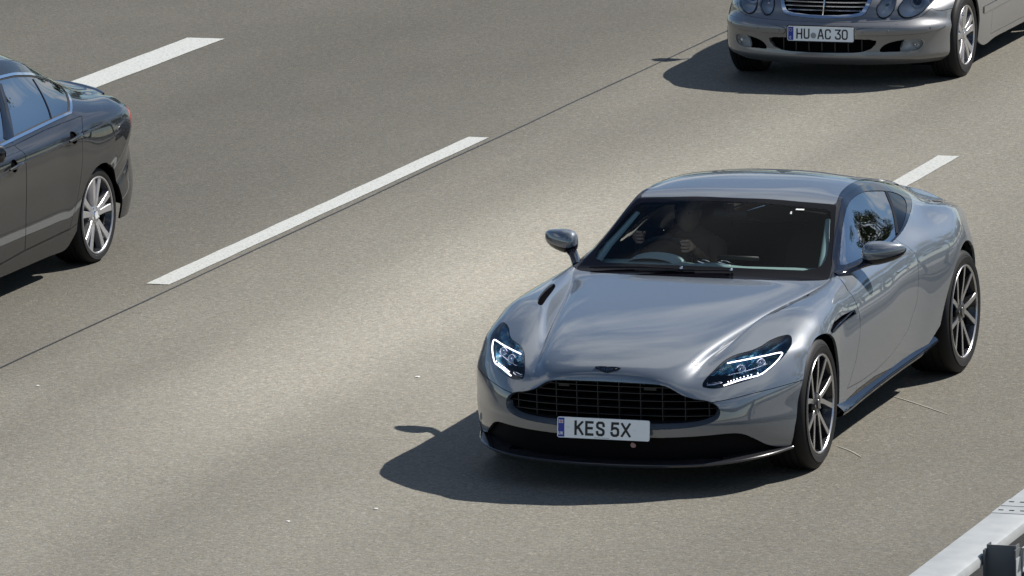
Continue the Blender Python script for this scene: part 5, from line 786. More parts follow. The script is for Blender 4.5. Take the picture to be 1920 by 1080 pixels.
# front splitter lip
SP=[(0,-.868),(.17,-.866),(.34,-.852),(.50,-.820),(.62,-.765),(.72,-.685),(.80,-.575),(.85,-.47),(.885,-.365),(.893,-.345)]
SPz=lambda x:.158+.036*(x/.89)**2
Q=catmull([np.array((a,b,0)) for a,b in SP],3); full=[(-p[0],p[1]) for p in Q[::-1]][:-1]+[(p[0],p[1]) for p in Q]
V=[]
for a,b in full:
    z=SPz(abs(a)); l=math.hypot(a,b+.2); ix,iy=-a/l*.0,0
    cx,cy=a*.93,b*.93+.03
    V+= [(cx,cy+.03,z+.010),(a,b,z+.004),(a*1.003,b-.003,z),(a,b,z-.010),(cx*.98,cy+.06,z-.055),(cx*.8,cy*.8,z-.06)]
k=len(full); F=[(i*6+j,i*6+j+1,(i+1)*6+j+1,(i+1)*6+j) for i in range(k-1) for j in range(5)]
M_lip=mat('splitter_black',(.03,.03,.034),0,.22,.8)
mesh_obj('front_splitter',V,F,M_lip,GT,True,None,30)
# side blade under the sill
for s in(1,-1):
    P=[(.925,.43,.222),(.915,.60,.215),(.905,.9,.222),(.900,1.3,.232),(.898,1.7,.240),(.90,2.05,.246),(.905,2.36,.262)]
    V=[]
    for p in catmull(P,4):
        x,y,z=p; V+=[(s*(x-.03),y,z+.055),(s*(x+.012),y,z+.022),(s*(x+.020),y,z+.008),(s*(x+.012),y,z-.008),(s*(x-.06),y,z-.03)]
    k=len(V)//5; F=[(i*5+j,i*5+j+1,(i+1)*5+j+1,(i+1)*5+j) for i in range(k-1) for j in range(4)]
    if s>0: F=[f[::-1] for f in F]
    mesh_obj('sill_blade',V,F,M_blk,GT,True,None,40)
# strake trim: bright spear inside the side vent
for s in(1,-1):
    P=[(.936*s,.262,.712),(.927*s,.40,.726),(.915*s,.60,.734),(.905*s,.755,.738)]
    tubeobj('vent_spear',P,[.003,.007,.007,.003],M_blk,GT,8,False,.7)
# door handle (flush bar)
for s in(1,-1):
    P=onskin(sh,[(.90,1.62,.800),(.90,1.72,.803),(.90,1.82,.806)],.001,3); P=[(p[0]*s,p[1],p[2]) for p in P]
    tubeobj('door_handle',P,[.004]+[.009]*(len(P)-2)+[.004],P_GT,GT,8,False,.5)
# window divider and black trim on the side glass
for s in(1,-1):
    C=onskin(sh,[(.620,2.365,1.128),(.679,2.258,1.083),(.742,2.125,1.022),(.792,1.99,.953)],.0,3); C=[(p[0]*s,p[1],p[2]) for p in C]
    tubeobj('window_divider',C,.010,M_blk,GT,8,False,.4)
# rear quarter behind divider is opaque black
# mirrors
for s in(1,-1):
    mm=empty_part=None
    rings=[(.838,1.172,.983,.012,.018),(.845,1.170,.983,.042,.044),(.862,1.170,.983,.062,.062),(.895,1.178,.983,.072,.070),(.930,1.190,.985,.072,.069),(.970,1.205,.988,.066,.062),(1.005,1.222,.991,.056,.053),(1.035,1.240,.995,.042,.041),(1.053,1.253,.998,.026,.027),(1.062,1.262,.999,.010,.011)]
    n=20;V=[];F=[];Mi=[]
    for (x,y,z,a,b) in rings:
        for i in range(n):
            t=2*math.pi*i/n; cy,cz=math.cos(t),math.sin(t)
            yy=-a*abs(cy)**.8*(1 if cy>0 else -1) if cy>0 else a*.55*abs(cy)**.6
            zz=b*abs(cz)**.85*(1 if cz>0 else -.92)
            V.append((x*s,y+yy,z+zz))
    for r in range(len(rings)-1):
        for i in range(n):
            f=(r*n+i,r*n+(i+1)%n,(r+1)*n+(i+1)%n,(r+1)*n+i)
            F.append(f if s<0 else f[::-1]); t=360*(i+.5)/n; Mi.append(1 if 205<t<335 else 0)
    F.append(tuple(range(n))); Mi.append(0)
    mo=mesh_obj('door_mirror',V,F,[P_GT,M_blk],GT,True,Mi,60)
    mg=MB(); slab(rrect(.862,.945,1.035,1.035,.035,5),0,.004,lambda a,d,b:(a*s,1.226+d+.20*(a-.86),b),mg); mg.obj('mirror_glass',M_chr,mo)
    tubeobj('mirror_arm',[(s*.750,.915,.898),(s*.785,.985,.907),(s*.825,1.07,.922),(s*.865,1.14,.936),(s*.93,1.19,.938)],[.034,.028,.027,.034,.016],M_blk,mo,10,False,.62)
# wipers
for (x0,y0,x1,y1) in((-.33,.735,.185,.775),(-.62,.80,-.105,.770)):
    P=[]
    for t in np.linspace(0,1,7):
        x=x0+(x1-x0)*t;y=y0+(y1-y0)*t; h,nn=sh.hit((abs(x),y,.93)); P.append((x,h.y,h.z+.012))
    w_=tubeobj('wiper',P,.004,M_pl,GT,6)
    P2=[(p[0]-.03,p[1]+.010,p[2]+.002) for p in P[:-2]]; tubeobj('blade',P2,.004,M_pl,w_,6,False,1.2)
    hh=MB(); hh.lathe([(0,0),(.006,.010),(.016,.011),(.02,0)],10); o=hh.obj('pivot_cap',M_chr,w_,True); o.location=(P[-1][0],P[-1][1],P[-1][2]+.004)
# stickers inside the top corner of the windscreen
M_stk=mat('paper_sticker',(.8,.82,.78),0,.6)
h,nn=sh.hit((.405,1.40,1.18)); 
st=MB(); tx_=Vector((1,.06,-.02)).normalized(); nn=Vector(nn); ty_=nn.cross(tx_).normalized()
def T3(a,d,b): return tuple(h+tx_*a+ty_*b+nn*(.003+d))
slab([(-.024,-.007),(.024,-.007),(.024,.007),(-.024,.007)],0,.001,T3,st); st.obj('sticker',M_stk,GT)
st=MB(); slab([(-.047,-.050),(-.036,-.052),(-.040,-.025),(-.048,-.025)],0,.001,T3,st); st.obj('sticker',M_stk,GT)
# cabin
cb=MB(); cb.box((-.72,.62,.16),(.72,2.75,.20)); cb.box((-.72,.60,.16),(.72,.64,.84)); cb.box((-.84,1.05,.20),(-.74,2.4,.86)); cb.box((.74,1.05,.20),(.84,2.4,.86)); cb.box((-.66,2.35,.2),(.66,2.42,.92)); cb.obj('cabin_floor',M_int,GT)
dsh=MB(); V=[]
for x in np.linspace(-.68,.68,29):
    b=.035*math.exp(-((x+.37)/.20)**2); cr=.02*math.exp(-(x/.12)**2)
    f=.10*(abs(x)/.68)**2
    V+=[(x,.80+f,.875),(x,.93+f,.905),(x,1.05+f*.8,.900+b*.3+cr),(x,1.16+f*.6,.885+b*.6),(x,1.22,.84+b*.4),(x,1.23,.60)]
dsh.add(V,[(i*6+j,(i+1)*6+j,(i+1)*6+j+1,i*6+j+1) for i in range(28) for j in range(5)]); ds=dsh.obj('dashboard',M_dash,GT,True,50)
bn_=MB(); V=[]
for i in range(13):
    a=math.pi*i/12; x=-.37-.17*math.cos(a); z=.855+.085*math.sin(a)**.7
    V+=[(x,1.04,z*.97+.02),(x,1.20,z)]
bn_.add(V,[(2*i,2*i+2,2*i+3,2*i+1) for i in range(12)]); bn_.obj('instrument_hood',mat('brushed_teal_trim',(.48,.60,.59),.3,.3),ds,True)
for x in(-.06,.06):
    v=MB(); v.lathe([(0,.035),(.006,.045),(.0,.05)],20); o=v.obj('air_vent',M_chr,ds,True); o.location=(x,1.09,.915); o.rotation_euler=(0,-math.pi/2+.25,0)
tb=MB(); tb.tube([(-.02,1.20,.925),(.22,1.20,.925)],.012,8); tb.obj('centre_screen',M_pl,ds,True)
# lighter inner face of the right A-pillar
for s in(-1,1):
    tubeobj('pillar_trim',[(s*.662,.985,.915),(s*.635,1.12,.985),(s*.60,1.27,1.05),(s*.565,1.42,1.12)],[.030,.026,.022,.018],M_dash,GT,8,False,.5)
for s in(-1,1):
    se=MB(); x=s*.37
    prof=[(1.45,.42,.24),(1.50,.50,.25),(1.70,.47,.25),(1.86,.50,.24),(1.95,.70,.24),(2.02,.88,.22),(2.05,.95,.17),(2.04,.99,.11),(2.06,1.06,.12),(2.08,1.11,.10),(2.12,1.10,.09),(2.12,.95,.15),(2.10,.70,.22),(2.05,.42,.23)]
    V=[];n=8
    for (y,z,w) in prof:
        for t in np.linspace(-1,1,n): V.append((x+w*t,y-.03*t**4*(1 if z>.6 else 0),z+(.04*t**4 if z<.6 else 0)))
    se.add(V,[(i*n+j,(i+1)*n+j,(i+1)*n+j+1,i*n+j+1) for i in range(len(prof)-1) for j in range(n-1)]); se.obj('seat',M_seat,GT,True,60)
sw=MB(); n=32; c0=np.array((-.37,1.265,.845)); ax=np.array((0,.90,.436)); up_=np.array((0,-.436*-1,.90)); up_=np.array((0,.35,.93)); up_/=np.linalg.norm(up_); rt=np.array((1,0,0))
sw.tube([c0+.178*(rt*math.cos(2*math.pi*i/n)+up_*math.sin(2*math.pi*i/n)*.93) for i in range(n)],.015,8,0,True)
for a in(0,180,270): 
    a=math.radians(a); sw.tube([c0,c0+.18*(rt*math.cos(a)+up_*math.sin(a))],.013,6)
sw.tube([c0-np.array((0,.02,0)),c0+np.array((0,.02,0))],.05,12); sw.obj('steering_wheel',M_pl,GT,True)
rv=MB(); rv.tube([(-.10,1.40,1.135),(.10,1.40,1.135)],.026,10,0,False,1.0); rv.box((-.012,1.37,1.15),(.012,1.41,1.20)); rv.obj('rear_view_mirror',M_pl,GT,True,40)
hl=MB(); V=[]
for y in np.linspace(1.42,2.9,8):
    for x in np.linspace(-.56,.56,9):
        h,nn=sh.hit((abs(x),y,1.25)); V.append((x*.985,y,h.z-.022))
hl.add(V,[(i*9+j,(i+1)*9+j,(i+1)*9+j+1,i*9+j+1) for i in range(7) for j in range(8)]); hl.obj('headlining',M_int,GT,True)
ub=MB(); ub.box((-.80,-.45,.16),(.80,3.30,.19)); ub.box((-.60,-.70,.17),(.60,-.5501,.19)); ub.box((-.70,-.40,.1902),(.70,.595,.60)); ub.obj('underbody',M_pit,GT)
for s in(1,-1):
    for (yc,R_) in((.062,.41),(2.83,.44)): well(GT,s*.60,s*.87,yc,.335,R_)
w0=wheel(GT,(.937,.036,.356),1,.356,.255,.268,'gt',phase=4,steer=0.03)
dup_wheel(w0,GT,(-.937,.036,.356),-1,steer=0.03,spin=.4)
w1=wheel(GT,(.946,2.84,.357),1,.357,.29,.268,'gt',phase=-7)
dup_wheel(w1,GT,(-.946,2.84,.357),-1,spin=.9)
# pink leaf caught on the lower intake
lf=MB(); yb=skin_front(.06,.25)+.016
slab([(.050,.262),(.058,.274),(.070,.272),(.082,.262),(.078,.250),(.066,.246),(.054,.250)],yb,yb+.002,lambda a,d,b:(a+.08,d,b),lf)
tag(lf.obj('leaf',mat('pink_leaf',(.42,.26,.25),0,.7)),'small pinkish leaf stuck to the black intake below the UK number plate','leaf')
# ================================================================= dark saloon (left)
BM=empty('saloon_car',(-6.37,2.20,0)); tag(BM,'dark grey saloon with chrome window line, cut off by the left picture edge','car','cars driving on the motorway')
sb=Shell(GRID_DK,6,5)
def arc2(yc,zc,R,zb,flare=.0,n=26):
    P=[(1,yc-R-flare,-.1),(1,yc-R*.985-flare*.5,zb)]
    for i in range(n+1):
        a=math.radians(170-160*i/n); P.append((1,yc+R*math.cos(a),zc+R*math.sin(a)))
    return P+[(1,yc+R*.985+flare*.5,zb),(1,yc+R+flare,-.1)]
sb.region('hole',arc2(0,.31,.36,.25),(1,0,0),depth=.6,ok=lambda c:c.x>.6 and c.z<.75)
sb.region('hole',arc2(2.93,.275,.365,.22),(1,0,0),depth=.6,ok=lambda c:c.x>.6 and c.z<.75)
DB=[(.80,1.02,.955),(.735,1.20,1.06),(.672,1.42,1.18),(.628,1.62,1.265),(.612,1.85,1.305),(.610,2.10,1.316),(.611,2.30,1.306),(.612,2.48,1.284),(.591,2.68,1.249),(.562,2.88,1.202),(.548,3.04,1.158),(.543,3.17,1.112),(.575,3.20,1.076),(.635,3.14,1.048),(.71,3.01,1.030),(.765,2.89,1.005),(.806,2.786,.982),(.811,2.48,.977),(.815,2.17,.968),(.818,1.87,.959),(.823,1.612,.950),(.825,1.3,.943),(.82,1.08,.938)]
sb.region('trim',DB,(.76,.1,.64),depth=.3,only=('body',),smooth=1)
cB=np.mean(np.array(DB),axis=0)
def shrink(P,k):
    out=[]; n=len(P)
    for i,p in enumerate(P):
        a=np.array(P[i-1]);b=np.array(P[(i+1)%n]); t=b-a; t/=np.linalg.norm(t); q_=np.cross(np.array((.76,.1,.64)),t); q_/=np.linalg.norm(q_)
        if (cB-np.array(p))@q_<0: q_=-q_
        out.append(tuple(np.array(p)+q_*k))
    return out
sb.region('seal',shrink(DB,.019),(.76,.1,.64),depth=.3,only=('trim',),smooth=1)
sb.region('side_glass',shrink(DB,.030),(.76,.1,.64),depth=.3,only=('seal',),smooth=1)
WSB=[(-.1,.74,1.0),(0,.74,1.),(.45,.79,.99),(.70,.86,.975),(.70,1.02,1.03),(.60,1.40,1.22),(.54,1.62,1.345),(.40,1.58,1.38),(0,1.55,1.40),(-.1,1.55,1.4)]
sb.region('windscreen',WSB,(0,-.5,.86),depth=.3,only=('body',))
RWB=[(-.1,2.98,1.36),(0,2.98,1.36),(.35,2.99,1.33),(.45,3.05,1.28),(.47,3.40,1.13),(.40,3.60,1.08),(0,3.66,1.09),(-.1,3.66,1.09)]
sb.region('rear_glass',RWB,(0,.45,.89),depth=.3,only=('body',))
DRR=[(.832,2.86,.955),(.881,2.771,.927),(.921,2.664,.861),(.936,2.633,.71),(.935,2.579,.565),(.928,2.525,.436),(.919,2.461,.343),(.913,2.445,.300),(.911,1.735,.284),(.929,1.733,.517),(.928,1.76,.715),(.91,1.79,.878),(.838,1.80,.935),(.82,2.3,.95)]
sb.region('rear_door',DRR,(.97,0,.25),depth=.4,only=('body',))
DRF=[(.838,1.795,.935),(.91,1.785,.878),(.928,1.755,.715),(.929,1.728,.517),(.911,1.73,.284),(.908,1.35,.262),(.91,.75,.262),(.93,.70,.60),(.92,.72,.85),(.86,.80,.93),(.82,1.1,.94)]
sb.region('front_door',DRF,(.97,0,.25),depth=.4,only=('body',))
LB=[(.817,3.62,.925),(.849,3.576,.899),(.875,3.564,.856),(.89,3.552,.813),(.905,3.515,.775),(.908,3.46,.785),(.903,3.40,.822),(.884,3.42,.875)]
LB=[(.60,3.95,.91),(.74,3.80,.91),(.83,3.62,.905),(.855,3.565,.893),(.875,3.545,.860),(.890,3.53,.815),(.900,3.52,.785),(.90,3.54,.772),(.87,3.60,.775),(.80,3.74,.78),(.60,3.95,.78)]
sb.region('tail_lamp',LB,(.72,.66,.2),depth=.3,only=('body',),ok=lambda c:c.y>3.3)
SKB=[(1,.38,.255),(1,1.35,.255),(1,1.73,.277),(1,2.44,.293),(1,2.56,.312),(1,2.62,.312),(1,2.62,0),(1,.38,0)]
sb.region('sill',SKB,(1,0,0),depth=.5,only=('body',),ok=lambda c:.35<c.y<2.62 and c.x>.6)
sb.region('boot_lid',[(-.1,3.68,1),(.0,3.68,1),(.40,3.63,1),(.60,3.60,1),(.66,3.70,1),(.62,3.93,1),(.3,4.02,1),(-.1,4.04,1)],(0,0,1),depth=.4,face=.3,only=('body',))
sb.region('front_bumper',[(-.1,-1,.6),(.95,-1,.6),(.95,-1,0),(-.1,-1,0)],(0,-1,0),depth=1.2,face=-.9,only=('body',),ok=lambda c:c.y<.05)
for cn_,y,z in(('cup_r',2.545,.868),('cup_f',1.60,.838)):
    h,nn=sb.hit((.93,y,z)); sb.region(cn_,[(h[0],y+.047*math.cos(2*math.pi*i/24),z+.040*math.sin(2*math.pi*i/24)) for i in range(24)],(1,0,.15),depth=.1,only=('rear_door','front_door','body'))
sb.store()
[sb.piece('handle_cup',[c_],M_pit,BM,'lr',gap=0,flange=0,offset=-.012) for c_ in('cup_r','cup_f')]
sb.piece('body_shell',['body'],P_DK,BM)
sb.piece('front_bumper',['front_bumper'],P_DK,BM)
sb.piece('boot_lid',['boot_lid'],P_DK,BM)
sb.piece('rear_door',['rear_door'],P_DK,BM,'lr'); sb.piece('front_door',['front_door'],P_DK,BM,'lr')
sb.piece('window_trim',['trim'],M_chr,BM,'lr',gap=0,flange=.006,offset=.003)
sb.piece('window_seal',['seal'],M_pl,BM,'lr',gap=0,flange=0,offset=-.002)
sb.piece('side_window',['side_glass'],M_sgb,BM,'lr',gap=0,flange=0,offset=-.004)
sb.piece('windscreen',['windscreen'],M_sgb,BM,gap=0,flange=0); sb.piece('rear_window',['rear_glass'],M_sgb,BM,gap=0,flange=0)
sb.piece('tail_lamp',['tail_lamp'],M_red,BM,'lr'); sb.piece('side_sill',['sill'],P_DK,BM,'lr')
# boot lip spoiler
bl=MB(); V=[]
for i,x in enumerate(np.linspace(-.62,.62,25)):
    y=3.985-.22*(abs(x)/.62)**2.2; h,nn=sb.hit((x,y,1.0)); V+=[(x,h.y-.09,h.z+.002+.0),(x,h.y-.02,h.z+.022*(1-(abs(x)/.63)**6)),(x,h.y+.006,h.z+.018*(1-(abs(x)/.63)**6)),(x,h.y+.002,h.z-.012)]
bl.add(V,[(i*4+j,(i+1)*4+j,(i+1)*4+j+1,i*4+j+1) for i in range(24) for j in range(3)]); bl.obj('boot_spoiler',M_blk,BM,True,40)
# raised shoulder crease and second feature line
for P in (((.924,1.0,.795),(.925,1.365,.803),(.921,1.704,.832),(.919,2.213,.848),(.920,2.645,.862)),((.918,2.70,.864),(.912,3.094,.878),(.893,3.40,.888))):
    ribbon('feature_line',sb,[p for p in P],.016,P_DK,BM,-.001,4,False,(1,-1),.0035)
for s in(1,-1):
    ribbon('pillar_cover',sb,[(.816,1.775,.958),(.763,1.875,1.04),(.716,1.945,1.128),(.665,2.00,1.225),(.632,2.03,1.29)],.105,M_blk,BM,-.001,3,False,(s,),.002)
    ribbon('window_divider',sb,[(.640,2.60,1.235),(.674,2.59,1.175),(.723,2.563,1.098),(.774,2.518,1.024),(.806,2.471,.985)],.022,M_blk,BM,-.001,3,False,(s,),.002)
    for (y,z) in((2.545,.868),(1.60,.838)):
        h,nn=sb.hit((.93,y,z)); h=np.array(h);nn=np.array(nn)
        tubeobj('door_handle',[((h+nn*.020+np.array((0,-.115,-.010)))*[s,1,1]),((h+nn*.030+np.array((0,-.05,-.004)))*[s,1,1]),((h+nn*.030+np.array((0,.05,.004)))*[s,1,1]),((h+nn*.018+np.array((0,.085,.008)))*[s,1,1])],[.007,.013,.013,.007],P_DK,BM,10,False,.9)
wk=wheel(BM,(.905,2.93,.305),1,.312,.235,.245,'dk',phase=15)
dup_wheel(wk,BM,(-.905,2.93,.305),-1,spin=.4); dup_wheel(wk,BM,(.90,0,.31),1,spin=1.1); dup_wheel(wk,BM,(-.90,0,.31),-1,spin=.2)
for s in(1,-1):
    for yc in(0,2.93): well(BM,s*.60,s*.82,yc,.29,.375)
ub=MB(); ub.box((-.78,-.55,.16),(.78,3.50,.19)); ub.box((-.62,-.62,.191),(.62,.70,.62)); ub.box((-.80,.72,.191),(.80,.74,.90)); ub.box((-.85,.8,.2),(-.80,2.5,.86)); ub.box((.80,.8,.2),(.85,2.5,.86)); ub.box((-.62,3.2,.2),(.62,3.4,.93)); ub.obj('underbody',M_pit,BM)
for x,y in((-.37,1.55),(.37,1.55),(-.37,2.45),(.37,2.45)):
    s=MB(); s.box((x-.24,y-.45,.3),(x+.24,y+.05,.5)); s.box((x-.23,y+.051,.3),(x+.23,y+.16,.98)); s.box((x-.12,y+.06,.981),(x+.12,y+.15,1.14)); s.obj('seat',M_seat,BM)
for s in(1,-1):
    mb=MB(); V=[];n=14
    R_=[(.90,1.03,1.0,.03,.05),(.94,1.03,1.0,.07,.075),(1.02,1.05,1.0,.06,.075),(1.08,1.08,1.0,.03,.05),(1.09,1.085,1.0,.01,.02)]
    for(x,y,z,a,b) in R_:
        for i in range(n): t=2*math.pi*i/n; V.append((x*s,y+a*math.cos(t),z+b*math.sin(t)))
    F=[(r*n+i,r*n+(i+1)%n,(r+1)*n+(i+1)%n,(r+1)*n+i) for r in range(4) for i in range(n)]+[tuple(range(n))]
    mo=mesh_obj('door_mirror',V,F,P_DK,BM,True); tubeobj('mirror_arm',[(s*.82,1.08,.94),(s*.92,1.05,.96)],.02,M_pl,mo)
    hl_=MB(); hl_.lathe([(0,.0),(.01,.05),(0,.07),(-.03,.075)],20); o=hl_.obj('headlight',M_ref,BM,True); o.location=(s*.70,-.60,.64); o.rotation_euler=(0,0,-math.pi/2+.5*s)
for s in(-1,1):
    g=MB(); V=rrect(.02*s if s>0 else -.22,.50,.22 if s>0 else -.02,.66,.03); slab(V,-.838,-.80,lambda a,d,b:(a,d+.03*(b-.5),b),g); kg=g.obj('grille',M_blk,BM)
# ================================================================= silver saloon (upper right)
MR=empty('saloon_car',(-3.08,13.89,0)); tag(MR,'silver saloon with a German plate, cut off by the top edge of the picture','car','cars driving on the motorway')
sm=Shell(GRID_SV,6,6)
sm.region('hole',arc2(0.01,.30,.355,.25,.0),(1,0,0),depth=.6,ok=lambda c:c.x>.6 and c.z<.72)
sm.region('hole',arc2(2.854,.30,.355,.25,.0),(1,0,0),depth=.6,ok=lambda c:c.x>.6 and c.z<.72)
isf2=lambda c:c.y<-.25
LI=[(-.1,.367),(.25,.367),(.36,.365),(.412,.354),(.405,.33),(.371,.295),(.314,.275),(.245,.268),(-.1,.262)]
sm.region('lower',[(a,-.9,b) for a,b in LI],(0,-1,0),depth=.6,ok=isf2)
FG=[(.437,-.728,.274),(.449,-.724,.306),(.499,-.709,.337),(.601,-.667,.357),(.691,-.604,.354),(.717,-.578,.333),(.713,-.578,.304),(.68,-.609,.278),(.604,-.659,.272),(.498,-.707,.273)]
sm.region('fog_recess',FG,(.5,-.86,0),depth=.2,smooth=2,ok=isf2)
FL=[(.576,-.68,.268),(.606,-.661,.362),(.70,-.604,.362),(.73,-.57,.333),(.72,-.57,.290),(.66,-.62,.266)]
sm.region('fog_lamp',FL,(.6,-.79,0),depth=.2,only=('fog_recess',),ok=isf2)
GM=[(-.1,.506),(0,.506),(.12,.510),(.232,.518),(.285,.527),(.312,.545),(.335,.59),(.352,.65),(.358,.70),(.340,.735),(.24,.752),(.10,.758),(-.1,.76)]
GN=(0,-.80,.6)
def on_front(P,sh_,y0=-2.):
    out=[]
    for a,b in P:
        r=sh_.bvh.ray_cast(Vector((a,y0,b)),Vector((0,1,0))); out.append(tuple(r[0]) if r[0] else (a,-.6,b))
    return out
GM3=on_front(GM,sm); sm.region('chrome',GM3,GN,depth=.3,ok=isf2)
GI=[(-.1,.527),(0,.527),(.12,.531),(.225,.541),(.268,.549),(.288,.563),(.308,.60),(.325,.65),(.330,.69),(.318,.713),(.235,.727),(.10,.733),(-.1,.735)]
GI3=on_front(GI,sm); sm.region('mouth',GI3,GN,depth=.3,only=('chrome',),ok=isf2)
def ell(c,u,v,ru,rv,n=28):
    return [tuple(np.array(c)+np.array(u)*ru*math.cos(2*math.pi*i/n)+np.array(v)*rv*math.sin(2*math.pi*i/n)) for i in range(n)]
def lampell(x,z,rx,rz,tiltx=0.):
    r=sm.bvh.ray_cast(Vector((x,-2,z)),Vector((0,1,0))); P=[]
    for i in range(30):
        a=2*math.pi*i/30; xx=x+rx*math.cos(a)+tiltx*rz*math.sin(a); zz=z+rz*math.sin(a); q_=sm.bvh.ray_cast(Vector((xx,-2,zz)),Vector((0,1,0))); P.append(tuple(q_[0]) if q_[0] else (xx,r[0].y,zz))
    return P,r[1]
Pin,nin=lampell(.455,.590,.063,.080,.12); Pout,nout=lampell(.645,.610,.100,.104,.35)
sm.region('lamp_rim',Pin,nin,depth=.2,ok=isf2); sm.region('lamp_rim2',Pout,nout,depth=.3,ok=isf2)
def scl(P,k): c=np.mean(np.array(P),axis=0); return [tuple(c+(np.array(p)-c)*k) for p in P]
sm.region('inner_lamp',scl(Pin,.92),nin,depth=.2,only=('lamp_rim',),ok=isf2); sm.region('outer_lamp',scl(Pout,.95),nout,depth=.3,only=('lamp_rim2',),ok=isf2)
SS=[(.268,-.79,.422),(.272,-.787,.436),(.300,-.783,.446),(.419,-.74,.462),(.631,-.639,.471),(.763,-.513,.472),(.832,-.399,.468),(.850,-.380,.455),(.846,-.395,.430),(.80,-.47,.410),(.735,-.57,.399),(.635,-.656,.396),(.421,-.748,.394),(.290,-.781,.397),(.272,-.787,.408)]
sm.region('strip',SS,(.57,-.80,.1),depth=.3,only=('body',),ok=isf2)
SE=[(.70,-.50,.60),(.75,-.456,.566),(.767,-.442,.552),(.793,-.407,.540),(.824,-.348,.538),(.861,-.223,.542),(.90,-.1,.545)]
bp2=[(-.1,-.9,.486),(.34,-.9,.489),(.50,-.9,.491),(.62,-.9,.496),(.70,-.9,.515)]+[(a,-.9,b) for a,_,b in SE[1:]]+[(1.,-.9,.545),(1.,-.9,0),(-.1,-.9,0)]
sm.region('front_bumper',bp2,(0,-1,0),depth=1.3,face=-.9,only=('body',),ok=lambda c:c.y<.05)
sm.region('bonnet',[(-.1,-.60,.8),(.36,-.56,.8),(.42,-.45,.8),(.62,-.20,.8),(.70,.1,.8),(.74,.60,.8),(.60,.62,.8),(-.1,.60,.8)],(0,0,1),depth=.5,face=.2,only=('body',))
WSM=[(-.1,.69,1.0),(0,.69,1.),(.45,.73,.99),(.66,.79,.975),(.66,.95,1.03),(.56,1.35,1.22),(.50,1.60,1.345),(.38,1.58,1.38),(0,1.56,1.40),(-.1,1.56,1.4)]
sm.region('windscreen',WSM,(0,-.5,.86),depth=.35,only=('body',))
DM=[(.78,1.02,.93),(.72,1.15,1.02),(.66,1.40,1.17),(.625,1.65,1.255),(.60,1.9,1.285),(.595,2.2,1.29),(.60,2.5,1.25),(.62,2.75,1.16),(.70,2.80,1.02),(.785,2.72,.94),(.79,2.2,.93),(.79,1.6,.92)]
sm.region('side_glass',DM,(.78,0,.62),depth=.35,only=('body',),smooth=1)
RWM=[(-.1,2.95,1.3),(0,2.95,1.3),(.40,2.98,1.27),(.44,3.30,1.13),(.35,3.45,1.06),(-.1,3.48,1.06)]
sm.region('rear_glass',RWM,(0,.45,.89),depth=.3,only=('body',))
for nm,a,b in(('front_door',.70,1.68),('rear_door',1.69,2.50)):
    sm.region(nm,[(1,a,.24),(1,a-.02,.60),(1,a+.02,.90),(1,b,.915),(1,b+.02,.60),(1,b,.24)],(1,0,.2),depth=.6,only=('body',),ok=lambda c:c.x>.7)
sm.region('side_strip',[(1,.45,.405),(1,2.46,.415),(1,2.46,.465),(1,.45,.455)],(1,0,0),depth=.5,only=('body','front_door','rear_door'),ok=lambda c:c.x>.7)
sm.store()
sm.piece('body_shell',['body'],P_SV,MR); sm.piece('bonnet',['bonnet'],P_SV,MR); sm.piece('front_bumper',['front_bumper'],P_SV,MR,flange=.03)
sm.piece('bumper_strip',['strip'],P_SV,MR,'lr',gap=.002,offset=.006); sm.piece('lower_grille',['lower'],M_pit,MR,gap=0,flange=0,offset=-.04)
sm.piece('fog_recess',['fog_recess'],M_pit,MR,'lr',gap=0,flange=0,offset=-.045)
fl2=sm.piece('fog_lamp',['fog_lamp'],M_lens,MR,'lr',gap=.0,flange=.02,fmat=M_ref,offset=-.006)
sm.piece('grille_frame',['chrome'],M_chr,MR,gap=0,flange=.03,offset=.008)
l1=sm.piece('headlight',['inner_lamp'],M_lens,MR,'lr',gap=0,flange=.01,offset=.006,fmat=M_ref); l2=sm.piece('headlight',['outer_lamp'],M_lens,MR,'lr',gap=0,flange=.01,offset=.008,fmat=M_ref)
sm.piece('lamp_seal',['lamp_rim','lamp_rim2'],M_pl,MR,'lr',gap=0,flange=.01,offset=-.003)
sm.piece('windscreen',['windscreen'],M_sgb,MR,gap=0,flange=0); sm.piece('rear_window',['rear_glass'],M_sgb,MR,gap=0,flange=0); sm.piece('side_window',['side_glass'],M_sgb,MR,'lr',gap=.002,flange=.0)
sm.piece('front_door',['front_door'],P_SV,MR,'lr'); sm.piece('rear_door',['rear_door'],P_SV,MR,'lr'); sm.piece('side_strip',['side_strip'],P_SV,MR,'lr',offset=.008)
def recess(P,n,depth,m,parent,side,m2=None):
    """bowl behind a lamp opening"""
    n=Vector(n).normalized(); c=np.mean(np.array(P),axis=0); V=[];k=len(P)
    for s_,d in((1.,.001),(.93,.03),(.7,.055),(.3,.068),(0.02,.07)):
        for p in P: q_=c+(np.array(p)-c)*s_-np.array(n)*depth/.07*d; V.append((q_[0]*side,q_[1],q_[2]))
    F=[(r*k+i,r*k+(i+1)%k,(r+1)*k+(i+1)%k,(r+1)*k+i) for r in range(4) for i in range(k)]
    return mesh_obj('reflector',V,F,m,parent,True)
M_refl=mat('lamp_reflector_dull',(.85,.88,.90),.3,.4)
